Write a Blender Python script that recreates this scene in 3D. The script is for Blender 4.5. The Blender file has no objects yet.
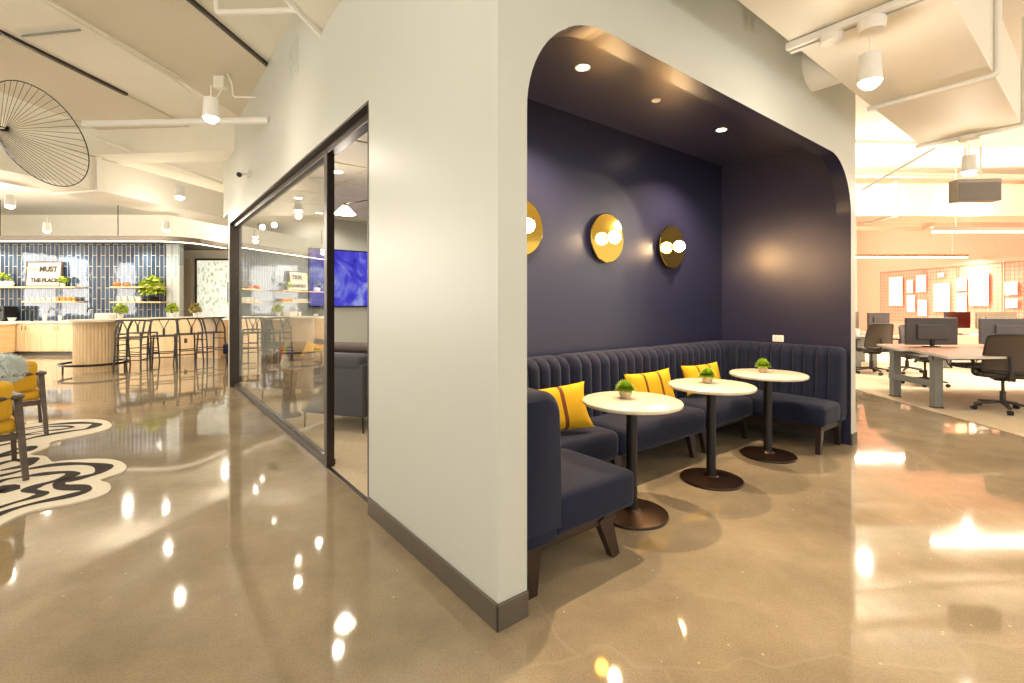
import bpy, bmesh, math, random
from math import sin, cos, pi, radians as R_, sqrt, atan2
from mathutils import Vector, Matrix
random.seed(7)
scene = bpy.context.scene
COL = scene.collection
EYE = 1.40; F = 477.0; HY = 304.0
BROT = math.atan2(0.617, 0.787)          # the meeting block stands turned in the building
GROT = -R_(4.7)                          # the building's own grid

def srgb(r, g, b):
    f = lambda c: (c/255/12.92) if c/255 <= .04045 else ((c/255+.055)/1.055)**2.4
    return (f(r), f(g), f(b), 1)
def B(a, b, z=0):                        # block plan position -> world
    return Vector((a*cos(BROT)-b*sin(BROT), a*sin(BROT)+b*cos(BROT), z))
def fl(px, py):                          # floor point read off the photo
    D = F*EYE/(py-HY); return Vector(((px-512)/F*D, D, 0))
def at(px, py, D):
    return Vector(((px-512)/F*D, D, EYE+(HY-py)/F*D))

# ---------------------------------------------------------------- materials
MATS = {}
def mat(name, col, rough=.6, metal=0, noise=0, nscale=20, bump=0, bscale=80, emit=None, estr=0, sheen=0, coat=0, spec=None):
    if name in MATS: return MATS[name]
    m = bpy.data.materials.new(name); m.use_nodes = True
    nt = m.node_tree; b = nt.nodes['Principled BSDF']
    b.inputs['Base Color'].default_value = col
    b.inputs['Roughness'].default_value = rough
    b.inputs['Metallic'].default_value = metal
    if spec is not None: b.inputs['Specular IOR Level'].default_value = spec
    if coat: b.inputs['Coat Weight'].default_value = coat
    if sheen:
        b.inputs['Sheen Weight'].default_value = sheen
        b.inputs['Sheen Roughness'].default_value = .4
    tc = nt.nodes.new('ShaderNodeTexCoord')
    if noise:
        n = nt.nodes.new('ShaderNodeTexNoise'); n.inputs['Scale'].default_value = nscale; n.inputs['Detail'].default_value = 5
        nt.links.new(tc.outputs['Object'], n.inputs['Vector'])
        cr = nt.nodes.new('ShaderNodeMapRange'); cr.inputs[3].default_value = 1-noise; cr.inputs[4].default_value = 1+noise
        nt.links.new(n.outputs['Fac'], cr.inputs[0])
        mx = nt.nodes.new('ShaderNodeVectorMath'); mx.operation = 'SCALE'; mx.inputs[0].default_value = col[:3]
        nt.links.new(cr.outputs[0], mx.inputs['Scale']); nt.links.new(mx.outputs[0], b.inputs['Base Color'])
    if bump:
        n = nt.nodes.new('ShaderNodeTexNoise'); n.inputs['Scale'].default_value = bscale; n.inputs['Detail'].default_value = 3
        nt.links.new(tc.outputs['Object'], n.inputs['Vector'])
        bp = nt.nodes.new('ShaderNodeBump'); bp.inputs['Strength'].default_value = bump; bp.inputs['Distance'].default_value = .01
        nt.links.new(n.outputs['Fac'], bp.inputs['Height']); nt.links.new(bp.outputs[0], b.inputs['Normal'])
    if emit:
        b.inputs['Emission Color'].default_value = emit; b.inputs['Emission Strength'].default_value = estr
    MATS[name] = m; return m

def nodes(m): return m.node_tree.nodes, m.node_tree.links, m.node_tree.nodes['Principled BSDF']

# polished concrete floor
def m_concrete():
    m = mat('polished concrete', srgb(176,152,118), .13)
    N, L, b = nodes(m)
    tc = N.new('ShaderNodeTexCoord')
    n1 = N.new('ShaderNodeTexNoise'); n1.inputs['Scale'].default_value = 1.1; n1.inputs['Detail'].default_value = 8; n1.inputs['Roughness'].default_value = .65
    L.new(tc.outputs['Object'], n1.inputs['Vector'])
    r = N.new('ShaderNodeValToRGB'); e = r.color_ramp.elements
    e[0].position = .3; e[0].color = srgb(130,116,94); e[1].position = .7; e[1].color = srgb(172,155,127)
    L.new(n1.outputs['Fac'], r.inputs[0])
    n2 = N.new('ShaderNodeTexNoise'); n2.inputs['Scale'].default_value = 120; n2.inputs['Detail'].default_value = 3
    L.new(tc.outputs['Object'], n2.inputs['Vector'])
    r2 = N.new('ShaderNodeValToRGB'); e = r2.color_ramp.elements
    e[0].position = .35; e[0].color = (.76,.76,.76,1); e[1].position = .62; e[1].color = (1.08,1.08,1.07,1)
    L.new(n2.outputs['Fac'], r2.inputs[0])
    v = N.new('ShaderNodeTexVoronoi'); v.inputs['Scale'].default_value = 9; L.new(tc.outputs['Object'], v.inputs['Vector'])
    r3 = N.new('ShaderNodeValToRGB'); e = r3.color_ramp.elements
    e[0].position = .035; e[0].color = (1,1,1,1); e[1].position = .06; e[1].color = (0,0,0,1)
    L.new(v.outputs['Distance'], r3.inputs[0])
    mu = N.new('ShaderNodeMixRGB'); mu.blend_type = 'MULTIPLY'; mu.inputs[0].default_value = .55
    L.new(r.outputs[0], mu.inputs[1]); L.new(r2.outputs[0], mu.inputs[2])
    ms = N.new('ShaderNodeMixRGB'); ms.inputs[2].default_value = srgb(222,208,184)
    sc = N.new('ShaderNodeMath'); sc.operation = 'MULTIPLY'; sc.inputs[1].default_value = .55
    L.new(r3.outputs[0], sc.inputs[0]); L.new(sc.outputs[0], ms.inputs[0]); L.new(mu.outputs[0], ms.inputs[1])
    # hairline cracks
    v2 = N.new('ShaderNodeTexVoronoi'); v2.feature = 'DISTANCE_TO_EDGE'; v2.inputs['Scale'].default_value = .33
    nw = N.new('ShaderNodeTexNoise'); nw.inputs['Scale'].default_value = 2.5; L.new(tc.outputs['Object'], nw.inputs['Vector'])
    ad = N.new('ShaderNodeMixRGB'); ad.blend_type = 'ADD'; ad.inputs[0].default_value = .35
    L.new(tc.outputs['Object'], ad.inputs[1]); L.new(nw.outputs['Color'], ad.inputs[2]); L.new(ad.outputs[0], v2.inputs['Vector'])
    r4 = N.new('ShaderNodeValToRGB'); e = r4.color_ramp.elements
    e[0].position = 0; e[0].color = (.07,.07,.07,1); e[1].position = .0016; e[1].color = (0,0,0,1)
    L.new(v2.outputs['Distance'], r4.inputs[0])
    mc = N.new('ShaderNodeMixRGB'); mc.inputs[2].default_value = srgb(228,216,190)
    L.new(r4.outputs[0], mc.inputs[0]); L.new(ms.outputs[0], mc.inputs[1]); L.new(mc.outputs[0], b.inputs['Base Color'])
    mr = N.new('ShaderNodeMapRange'); mr.inputs[3].default_value = .03; mr.inputs[4].default_value = .07
    L.new(n1.outputs['Fac'], mr.inputs[0]); L.new(mr.outputs[0], b.inputs['Roughness'])
    b.inputs['Specular IOR Level'].default_value = .5
    return m

def m_tile(name, c1, c2, grout, w, h, mortar, rough, off=.5):
    m = mat(name, c1, rough)
    N, L, b = nodes(m)
    tc = N.new('ShaderNodeTexCoord'); mp = N.new('ShaderNodeMapping'); mp.inputs['Rotation'].default_value = (pi/2, 0, 0)
    # use x,z of the object; stacked tall tiles, so swap axes
    sx = N.new('ShaderNodeSeparateXYZ'); cx = N.new('ShaderNodeCombineXYZ')
    L.new(tc.outputs['Object'], sx.inputs[0]); L.new(sx.outputs['Z'], cx.inputs['X']); L.new(sx.outputs['X'], cx.inputs['Y'])
    br = N.new('ShaderNodeTexBrick'); br.offset = off; br.inputs['Scale'].default_value = 1
    br.inputs['Color1'].default_value = c1; br.inputs['Color2'].default_value = c2; br.inputs['Mortar'].default_value = grout
    br.inputs['Brick Width'].default_value = h; br.inputs['Row Height'].default_value = w; br.inputs['Mortar Size'].default_value = mortar
    br.inputs['Mortar Smooth'].default_value = .2
    L.new(cx.outputs[0], br.inputs['Vector']); L.new(br.outputs['Color'], b.inputs['Base Color'])
    bp = N.new('ShaderNodeBump'); bp.inputs['Strength'].default_value = .4; bp.inputs['Distance'].default_value = .004; bp.invert = True
    n = N.new('ShaderNodeTexNoise'); n.inputs['Scale'].default_value = 5; L.new(tc.outputs['Object'], n.inputs['Vector'])
    bp2 = N.new('ShaderNodeBump'); bp2.inputs['Strength'].default_value = .1; bp2.inputs['Distance'].default_value = .02
    L.new(n.outputs['Fac'], bp2.inputs['Height'])
    L.new(br.outputs['Fac'], bp.inputs['Height']); L.new(bp2.outputs[0], bp.inputs['Normal']); L.new(bp.outputs[0], b.inputs['Normal'])
    return m

def m_wood(name, c1, c2, scale=(1, 12, 1), rough=.45):
    m = mat(name, c1, rough)
    N, L, b = nodes(m)
    tc = N.new('ShaderNodeTexCoord'); mp = N.new('ShaderNodeMapping'); mp.inputs['Scale'].default_value = scale
    L.new(tc.outputs['Object'], mp.inputs[0])
    n = N.new('ShaderNodeTexNoise'); n.inputs['Scale'].default_value = 3; n.inputs['Detail'].default_value = 6; n.inputs['Distortion'].default_value = .6
    L.new(mp.outputs[0], n.inputs['Vector'])
    r = N.new('ShaderNodeValToRGB'); e = r.color_ramp.elements
    e[0].position = .3; e[0].color = c1; e[1].position = .7; e[1].color = c2
    L.new(n.outputs['Fac'], r.inputs[0]); L.new(r.outputs[0], b.inputs['Base Color'])
    return m

def m_glass():
    m = bpy.data.materials.new('clear glass'); m.use_nodes = True
    N = m.node_tree.nodes; L = m.node_tree.links; N.clear()
    o = N.new('ShaderNodeOutputMaterial'); t = N.new('ShaderNodeBsdfTransparent'); g = N.new('ShaderNodeBsdfGlossy')
    t.inputs[0].default_value = (.98,.99,.98,1); g.inputs['Roughness'].default_value = .0; g.inputs[0].default_value = (1,1,1,1)
    lw = N.new('ShaderNodeLayerWeight'); lw.inputs['Blend'].default_value = .5
    pw = N.new('ShaderNodeMath'); pw.operation = 'POWER'; pw.inputs[1].default_value = 3.2; L.new(lw.outputs['Facing'], pw.inputs[0])
    f = N.new('ShaderNodeMath'); f.operation = 'MULTIPLY_ADD'; f.inputs[1].default_value = .75; f.inputs[2].default_value = .05; L.new(pw.outputs[0], f.inputs[0])
    mx = N.new('ShaderNodeMixShader'); L.new(f.outputs[0], mx.inputs[0]); L.new(t.outputs[0], mx.inputs[1]); L.new(g.outputs[0], mx.inputs[2])
    L.new(mx.outputs[0], o.inputs[0]); MATS['glass'] = m; return m

M_CONC = m_concrete()
M_WALL = mat('grey wall paint', srgb(200,202,192), .38, bump=.05, bscale=150)
M_CEIL = mat('ceiling paint', srgb(238,232,216), .85, noise=.05, nscale=4)
M_CEILR = mat('rough sprayed ceiling', srgb(218,208,186), .95, noise=.12, nscale=60, bump=.5, bscale=60)
M_DUCT = mat('painted duct', srgb(236,230,214), .55)
M_WHITE = mat('white paint', srgb(236,232,222), .4)
M_NAVY = mat('navy wall paint', srgb(34,34,60), .34, bump=.04, bscale=60, spec=.7)
M_BASE = mat('dark rubber base', srgb(92,84,72), .35)
M_VEL = mat('navy velvet', srgb(26,30,51), .8, noise=.35, nscale=7, bump=.2, bscale=300, spec=.2, sheen=.12)
M_DWOOD = m_wood('dark stained wood', srgb(34,22,15), srgb(52,34,24), (1,1,8), .4)
M_MARB = m_wood('white marble top', srgb(235,226,205), srgb(222,206,176), (2,7,1), .25)
M_BLK = mat('black metal', srgb(32,29,27), .35, .3)
M_BRONZE = mat('bronze metal base', srgb(62,44,32), .3, .6, noise=.2, nscale=9)
M_FRAME = mat('dark bronze frame', srgb(66,58,50), .35, .5)
M_BRASS = mat('polished brass', srgb(214,176,78), .05, 1)
M_GLASS = m_glass()
M_BULB = mat('glowing globe', (1,1,1,1), .3, emit=(1,.66,.33,1), estr=230)
M_LAMP = mat('glowing lamp face', (1,1,1,1), .3, emit=(1,.84,.6,1), estr=30)
M_LED = mat('glowing strip', (1,1,1,1), .3, emit=(1,.86,.64,1), estr=7)
M_YEL = mat('yellow wool', srgb(214,168,14), .9, noise=.12, nscale=150, bump=.3, bscale=300)
M_BRN = mat('brown stripe', srgb(110,58,14), .9)
M_YVEL = mat('mustard fabric', srgb(214,164,28), .8, noise=.1, nscale=60, sheen=.2)
M_OWOOD = m_wood('weathered dark wood', srgb(70,58,48), srgb(98,82,68), (1,1,6), .5)
M_OAK = m_wood('light oak', srgb(216,178,128), srgb(232,200,152), (1,1,10), .45)
M_OAKV = m_wood('light oak veneer', srgb(222,188,142), srgb(236,208,166), (6,1,.6), .4)
M_COUNTER = mat('pale countertop', srgb(228,214,190), .3, noise=.05, nscale=10)
M_LEAF = mat('green leaf', srgb(120,160,30), .5, noise=.35, nscale=30)
M_LEAFD = mat('yellow green leaf', srgb(150,170,40), .5, noise=.35, nscale=20)
M_POT = mat('stone pot', srgb(186,166,138), .8, noise=.12, nscale=40)
M_GREYF = mat('slate grey upholstery', srgb(88,88,92), .85, noise=.08, nscale=80)
M_TAUPE = mat('taupe leather', srgb(112,99,93), .6)
M_CARP = mat('beige carpet', srgb(208,190,160), .95, noise=.2, nscale=30, bump=.4, bscale=200)
M_GMETAL = mat('grey painted metal', srgb(128,130,124), .4, .2)
M_PLAS = mat('dark grey plastic', srgb(58,54,50), .5)
M_MESH = mat('woven mesh back', srgb(84,72,60), .7, noise=.15, nscale=200)
M_SCR = mat('monitor back', srgb(72,68,66), .45)
M_SALMON = mat('salmon wall paint', srgb(236,168,144), .7)
M_PINK = mat('pink wire grid', srgb(200,104,84), .6)
M_PAPER = mat('white paper', srgb(245,240,230), .8)
M_TILE = m_tile('blue stacked tile', srgb(40,56,80), srgb(62,82,104), srgb(190,180,160), .12, .62, .007, .05)
M_RUG = mat('cream rug pile', srgb(236,226,204), .95, noise=.08, nscale=80, bump=.5, bscale=250)
M_RUGD = mat('charcoal rug pile', srgb(52,42,36), .95, noise=.1, nscale=80, bump=.5, bscale=250)
M_STEEL = mat('brushed steel', srgb(170,165,155), .3, .9)

# ---------------------------------------------------------------- mesh helpers
def link(name, bm, m, parent=None, loc=None, rz=0, smooth=False):
    me = bpy.data.meshes.new(name)
    bmesh.ops.recalc_face_normals(bm, faces=bm.faces[:])
    if smooth:
        for f in bm.faces: f.smooth = True
    bm.to_mesh(me); bm.free()
    if smooth: me.set_sharp_from_angle(angle=R_(40))
    for x in (m if isinstance(m, (list, tuple)) else [m]): me.materials.append(x)
    o = bpy.data.objects.new(name, me); COL.objects.link(o)
    if parent: o.parent = parent
    if loc is not None: o.location = loc
    o.rotation_euler.z = rz
    return o
def tag(o, label, cat, group=None, kind=None):
    o['label'] = label; o['category'] = cat
    if group: o['group'] = group
    if kind: o['kind'] = kind
    return o
def struct(name, bm, m, rz=0, parent=None, loc=None, smooth=False):
    o = link(name, bm, m, parent, loc, rz, smooth)
    if not parent: o['kind'] = 'structure'
    return o
def thing(name, loc, label, cat, group=None, rz=0):
    o = bpy.data.objects.new(name, None); COL.objects.link(o); o.empty_display_size = .1
    o.location = loc; o.rotation_euler.z = rz
    return tag(o, label, cat, group)
def dup(root, loc, rz, label):
    r = root.copy(); COL.objects.link(r); r.location = loc; r.rotation_euler.z = rz; r['label'] = label
    for ch in list(root.children):
        c = ch.copy(); COL.objects.link(c); c.parent = r
        for g in list(ch.children):
            d = g.copy(); COL.objects.link(d); d.parent = c
    return r
BM = bmesh.new
def box(bm, x0, x1, y0, y1, z0, z1, bev=0, seg=2, mi=0):
    g = bmesh.ops.create_cube(bm, size=1)
    vs = g['verts']
    for v in vs:
        v.co = Vector((x0+(v.co.x+.5)*(x1-x0), y0+(v.co.y+.5)*(y1-y0), z0+(v.co.z+.5)*(z1-z0)))
    fs = set(f for v in vs for f in v.link_faces)
    if bev:
        es = list(set(e for v in vs for e in v.link_edges))
        r = bmesh.ops.bevel(bm, geom=es, offset=bev, segments=seg, profile=.5, affect='EDGES')
        fs = set(r['faces']) | set(f for f in fs if f.is_valid)
    for f in fs:
        if f.is_valid: f.material_index = mi
    return bm
def bx(*a, **k): return box(BM(), *a, **k)
def obox(bm, c, ex, ey, ez, sx, sy, sz, bev=0):       # oriented box, centre c
    tmp = BM(); box(tmp, -sx/2, sx/2, -sy/2, sy/2, -sz/2, sz/2, bev)
    mt = Matrix((( ex[0], ey[0], ez[0], c[0]), (ex[1], ey[1], ez[1], c[1]), (ex[2], ey[2], ez[2], c[2]), (0,0,0,1)))
    tmp.transform(mt); me = bpy.data.meshes.new('tmp'); tmp.to_mesh(me); tmp.free(); bm.from_mesh(me); bpy.data.meshes.remove(me)
    return bm
def bar(bm, p, q, w, d=None, w2=None, d2=None, up=(0,0,1)):   # tapered rectangular bar p -> q
    p = Vector(p); q = Vector(q); d = d or w; w2 = w2 or w; d2 = d2 or d
    t = (q-p).normalized(); u = Vector(up)
    if abs(t.dot(u)) > .98: u = Vector((0,1,0))
    s = t.cross(u).normalized(); n = s.cross(t).normalized()
    v = []
    for c, ww, dd in ((p, w, d), (q, w2, d2)):
        for a, b_ in ((-1,-1),(1,-1),(1,1),(-1,1)): v.append(bm.verts.new(c + s*a*ww/2 + n*b_*dd/2))
    for f in ((0,1,2,3),(7,6,5,4),(0,4,5,1),(1,5,6,2),(2,6,7,3),(3,7,4,0)): bm.faces.new([v[i] for i in f])
    return bm
def tube(bm, pts, r, n=8, closed=False, mi=0):
    pts = [Vector(p) for p in pts]; rr = r if isinstance(r, (list, tuple)) else [r]*len(pts)
    N = len(pts); rings = []; prev = None
    for i, p in enumerate(pts):
        a = pts[(i-1) % N] if (closed or i > 0) else p; c = pts[(i+1) % N] if (closed or i < N-1) else p
        t = (c-a).normalized()
        if prev is None:
            u = Vector((0,0,1)) if abs(t.z) < .9 else Vector((1,0,0)); prev = (u - t*u.dot(t)).normalized()
        else: prev = (prev - t*prev.dot(t)).normalized()
        s = t.cross(prev)
        rings.append([bm.verts.new(p + (prev*cos(2*pi*k/n) + s*sin(2*pi*k/n))*rr[i]) for k in range(n)])
    for i in range(N if closed else N-1):
        A, C = rings[i], rings[(i+1) % N]
        for k in range(n):
            f = bm.faces.new((A[k], A[(k+1) % n], C[(k+1) % n], C[k])); f.material_index = mi
    if not closed:
        for q in (rings[0], rings[-1]):
            f = bm.faces.new(q); f.material_index = mi
    return bm
def lathe(bm, prof, n=32, c=(0,0,0), caps=True, mi=0):    # prof: (r, z)
    rings = [[bm.verts.new((c[0]+r*cos(2*pi*k/n), c[1]+r*sin(2*pi*k/n), c[2]+z)) for k in range(n)] for r, z in prof]
    for A, C in zip(rings, rings[1:]):
        for k in range(n): bm.faces.new((A[k], A[(k+1) % n], C[(k+1) % n], C[k])).material_index = mi
    if caps:
        for q in (rings[0], rings[-1]): bm.faces.new(q).material_index = mi
    return bm
def lathe_ax(bm, prof, c, ax, n=28, caps=True):
    tmp = BM(); lathe(tmp, prof, n, caps=caps)
    q = Vector((0,0,1)).rotation_difference(Vector(ax)).to_matrix().to_4x4()
    tmp.transform(Matrix.Translation(c) @ q); me = bpy.data.meshes.new('tmp'); tmp.to_mesh(me); tmp.free(); bm.from_mesh(me); bpy.data.meshes.remove(me)
    return bm
def prism(bm, poly, z0, z1, mi=0, mi_side=None):
    lo = [bm.verts.new((p[0], p[1], z0)) for p in poly]; hi = [bm.verts.new((p[0], p[1], z1)) for p in poly]
    bm.faces.new(lo).material_index = mi; bm.faces.new(hi).material_index = mi; n = len(poly)
    for i in range(n): bm.faces.new((lo[i], lo[(i+1) % n], hi[(i+1) % n], hi[i])).material_index = mi if mi_side is None else mi_side
    return bm
def ball(bm, c, r, s=(1,1,1), seg=16):
    g = bmesh.ops.create_uvsphere(bm, u_segments=seg, v_segments=seg//2+2, radius=r)
    for v in g['verts']: v.co = Vector((c[0]+v.co.x*s[0], c[1]+v.co.y*s[1], c[2]+v.co.z*s[2]))
    return bm
def spline(pts, k=6, closed=False):
    pts = [Vector(p) for p in pts]; n = len(pts); out = []
    for i in range(n if closed else n-1):
        p0 = pts[(i-1) % n] if closed or i > 0 else pts[i]; p1 = pts[i]; p2 = pts[(i+1) % n]
        p3 = pts[(i+2) % n] if closed or i+2 < n else p2
        for j in range(k):
            t = j/k
            out.append(.5*((2*p1)+(p2-p0)*t+(2*p0-5*p1+4*p2-p3)*t*t+(3*p1-p0-3*p2+p3)*t**3))
    if not closed: out.append(pts[-1])
    return out
def bend(pts, r=.03, k=4):                # rounded polyline for pipes
    pts = [Vector(p) for p in pts]; out = [pts[0]]
    for i in range(1, len(pts)-1):
        a = (pts[i-1]-pts[i]); c = (pts[i+1]-pts[i]); ra = min(r, a.length*.45, c.length*.45)
        A = pts[i]+a.normalized()*ra; C = pts[i]+c.normalized()*ra
        for j in range(k+1):
            t = j/k; out.append(A*(1-t)**2 + pts[i]*2*t*(1-t) + C*t*t)
    out.append(pts[-1]); return out
def lamp(name, kind, loc, energy, col, size=.05, rot=None, spot=None, blend=.5, sx=None, sy=None):
    d = bpy.data.lights.new(name, kind); d.energy = energy; d.color = col
    if kind == 'AREA':
        d.shape = 'RECTANGLE'; d.size = sx; d.size_y = sy
    else: d.shadow_soft_size = size
    if kind == 'SPOT': d.spot_size = R_(spot); d.spot_blend = blend
    o = bpy.data.objects.new(name, d); COL.objects.link(o); o.location = loc
    if rot: o.rotation_euler = rot
    return o
WARM = (1, .89, .75); WARMER = (1, .70, .42)
# ================================================================ SETTING
AL, AR = 1.377, 5.56          # alcove opening, in block plan
AW = 1.647                    # block's front face
AB = 2.975                    # alcove back wall
W1 = 1.215                    # block's glass face
END = 5.69                    # block's far corner on the front
ZC = 4.28
GB, GE = 3.105, 9.28; G0 = W1+.055          # glass opening along the glass face
BLK = 10.0

struct('floor', bx(-18, 18, -4, 20, -.1, 0), M_CONC)
# office carpet: its edge runs with the building grid
e0 = fl(857, 390); e1 = fl(1024, 437); dr = (e0-e1).normalized()
pts = [e1-dr*3, e0+dr*8, Vector((17, 15.5, 0)), Vector((17, 1.5, 0))]
struct('floor_carpet_office', prism(BM(), [(p.x, p.y) for p in pts], -.02, .006), M_CARP)
struct('floor_carpet_meeting', bx(G0+.02, 5.5, AB+.13, BLK-.12, -.02, .006), M_CARP, BROT)

# ceiling slab, bands of smooth and sprayed finish, with dark joints between
struct('ceiling', bx(-18, 18, -4, 20, ZC, ZC+.15), M_CEIL)
def gx(x, y, z=0): return Vector((x*cos(GROT)-y*sin(GROT), x*sin(GROT)+y*cos(GROT), z))
def gbox(x0, x1, y0, y1, z0, z1, bev=0): return bx(x0, x1, y0, y1, z0, z1, bev=bev)
def ginv(p): return Vector((p.x*cos(GROT)+p.y*sin(GROT), -p.x*sin(GROT)+p.y*cos(GROT), p.z))
def ceilp(px, py, z):
    D = F*(z-EYE)/(HY-py); return Vector(((px-512)/F*D, D, z))
j1 = ginv(ceilp(130, 95, ZC)).x; j2 = ginv(ceilp(268, 64, ZC)).x; jc = ginv(ceilp(120, 42, ZC)).x
struct('ceiling_band', gbox(jc, j2-.02, -3, 7.3, ZC-.03, ZC+.01), M_CEILR, GROT)
struct('ceiling_band', gbox(j1-1.6, j1-.02, -3, 7.3, ZC-.03, ZC+.01), M_CEILR, GROT)
jb = BM(); box(jb, j2-.02, j2+.02, -3, 7.3, ZC-.035, ZC+.01)
struct('trim_1', jb, M_FRAME, GROT)
jb = BM(); box(jb, j1-.025, j1+.025, -3, ginv(ceilp(118, 90, ZC)).y+.1, ZC-.035, ZC+.01)
struct('trim_2', jb, M_FRAME, GROT)
# crossing drop beam and the beam that passes over the block
b1 = ginv(ceilp(222, 151, 3.85)).y
struct('ceiling_beam', gbox(-12.0, -.1, b1, b1+.5, 3.85, ZC), M_CEIL, GROT)
bb = ginv(ceilp(323, 35, 3.7))
struct('ceiling_beam', gbox(bb.x, bb.x+1.4, -3, bb.y, 3.7, ZC), M_DUCT, GROT)

# block walls -----------------------------------------------------
def wall_b(name, a0, a1, b0, b1, z0, z1, m=M_WALL): return struct(name, bx(a0, a1, b0, b1, z0, z1), m, BROT)
T = .12
# front face with the arched opening: outline in (a, z) with rounded upper corners
ZT, RR = 2.812, .53
def arch_pts(inset=0, n=18):
    P = []
    for k in range(n+1):
        t = pi - (pi/2)*k/n
        P.append((AL+RR+RR*cos(t), ZT-RR+RR*sin(t)))
    for k in range(n+1):
        t = pi/2 - (pi/2)*k/n
        P.append((AR-RR+RR*cos(t), ZT-RR+RR*sin(t)))
    return P
ap = arch_pts()
bm = BM()
TF = .125
def col_quad(bm, p, q, b, zt, mi):      # face strip from arch edge up to the wall top
    bm.faces.new([bm.verts.new((x, b, z)) for x, z in (p, q, (q[0], zt), (p[0], zt))]).material_index = mi
outl = [(AL, 0)] + ap + [(AR, 0)]
for b_, mi in ((AW, 0), (AW+TF, 1)):
    for p, q in zip(ap, ap[1:]):
        if abs(p[0]-q[0]) > 1e-6: col_quad(bm, p, q, b_, ZC, mi)
    for x0, x1 in ((W1, AL), (AR, END)):
        bm.faces.new([bm.verts.new(v) for v in ((x0, b_, 0), (x1, b_, 0), (x1, b_, ZC), (x0, b_, ZC))]).material_index = mi
for p, q in zip(outl, outl[1:]):
    bm.faces.new([bm.verts.new(v) for v in ((p[0], AW, p[1]), (q[0], AW, q[1]), (q[0], AW+TF, q[1]), (p[0], AW+TF, p[1]))]).material_index = 1
for x in (W1, END):
    bm.faces.new([bm.verts.new(v) for v in ((x, AW, 0), (x, AW+TF, 0), (x, AW+TF, ZC), (x, AW, ZC))]).material_index = 0
bmesh.ops.remove_doubles(bm, verts=bm.verts[:], dist=1e-5)
struct('wall_front', bm, [M_WALL, M_NAVY], BROT)
wall_b('wall_alcove_left', AL-T+.0, AL, AW+TF, AB, 0, 3.07, M_NAVY)
wall_b('wall_alcove_back', AL-T, AR+.01, AB, AB+T, 0, 3.6, M_NAVY)
bm = BM(); box(bm, AR, AR+.012, AW+TF, AB, 0, 3.07, mi=1); box(bm, AR+.012, END, AW+TF, BLK, 0, ZC, mi=0)
struct('wall_right', bm, [M_WALL, M_NAVY], BROT)
wall_b('ceiling_alcove', AL-T, AR, AW+TF, AB, 3.07, 3.15, M_NAVY)
# glass face wall: pieces round the opening
ZG = 2.76
bm = BM()
box(bm, W1, W1+.14, AW+TF, GB, 0, ZC); box(bm, W1, W1+.14, GB, GE, ZG, ZC); box(bm, W1, W1+.14, GE, 9.4, 0, 2.95); box(bm, W1, W1+.14, GE, BLK, 2.95, ZC)
struct('wall_left', bm, M_WALL, BROT)
wall_b('wall_back', W1+.14, AR+.012, BLK-.3, BLK, 0, ZC)
struct('ceiling_meeting', bx(W1+.14, AR+.012, AB+T, BLK-.3, 3.1, 3.16), M_WHITE, BROT)
# bases
def base(name, poly_box): struct(name, poly_box, M_BASE, BROT)
bm = BM(); box(bm, W1-.013, W1+.001, AW-.013, GB-.01, 0, .115, .004); base('baseboard_left', bm)
bm = BM(); box(bm, W1-.013, AL, AW-.013, AW+.001, 0, .115, .004); base('baseboard_front', bm)
bm = BM(); box(bm, AR, END+.013, AW-.013, AW+.001, 0, .115, .004); base('baseboard_front_far', bm)
bm = BM(); box(bm, END-.001, END+.013, AW, BLK, 0, .115, .004); base('baseboard_right', bm)
bm = BM(); box(bm, AL, AR, AB-.013, AB+.001, 0, .115, .004); box(bm, AR-.013, AR+.001, AW+TF, AB, 0, .115, .004); base('baseboard_alcove', bm)
bm = BM(); box(bm, W1+.15, AR, BLK-.313, BLK-.299, 0, .115, .004); base('baseboard_meeting', bm)

# window_1: full height glazing of the meeting room with an open doorway
fw = .055; GM = 4.205
wf = BM()
box(wf, W1-.004, W1+.14, GB-.0, GB+.012, 0, ZG, .002); box(wf, W1-.004, G0+.08, GE-fw, GE, 0, ZG, .004)
box(wf, W1-.004, G0+.08, GB, GE, ZG-.012, ZG+.004, .002); box(wf, G0, G0+.08, GB, GE, ZG-.075, ZG, .004)
box(wf, G0, G0+.08, GM+.0, GE, 0, .055, .004)
box(wf, G0, G0+.03, GB, GM, -.005, .007)
box(wf, G0-.005, G0+.06, GM-.035, GM+.045, 0, ZG-.05, .004)
win = struct('window_1', wf, M_FRAME, BROT)
sg = [GM+.045, 6.6, GE-fw]
for y0, y1 in zip(sg, sg[1:]):
    link('glass_pane', bx(G0+.03, G0+.036, y0+.002, y1-.002, .06, ZG-.08), M_GLASS, win)

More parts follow.
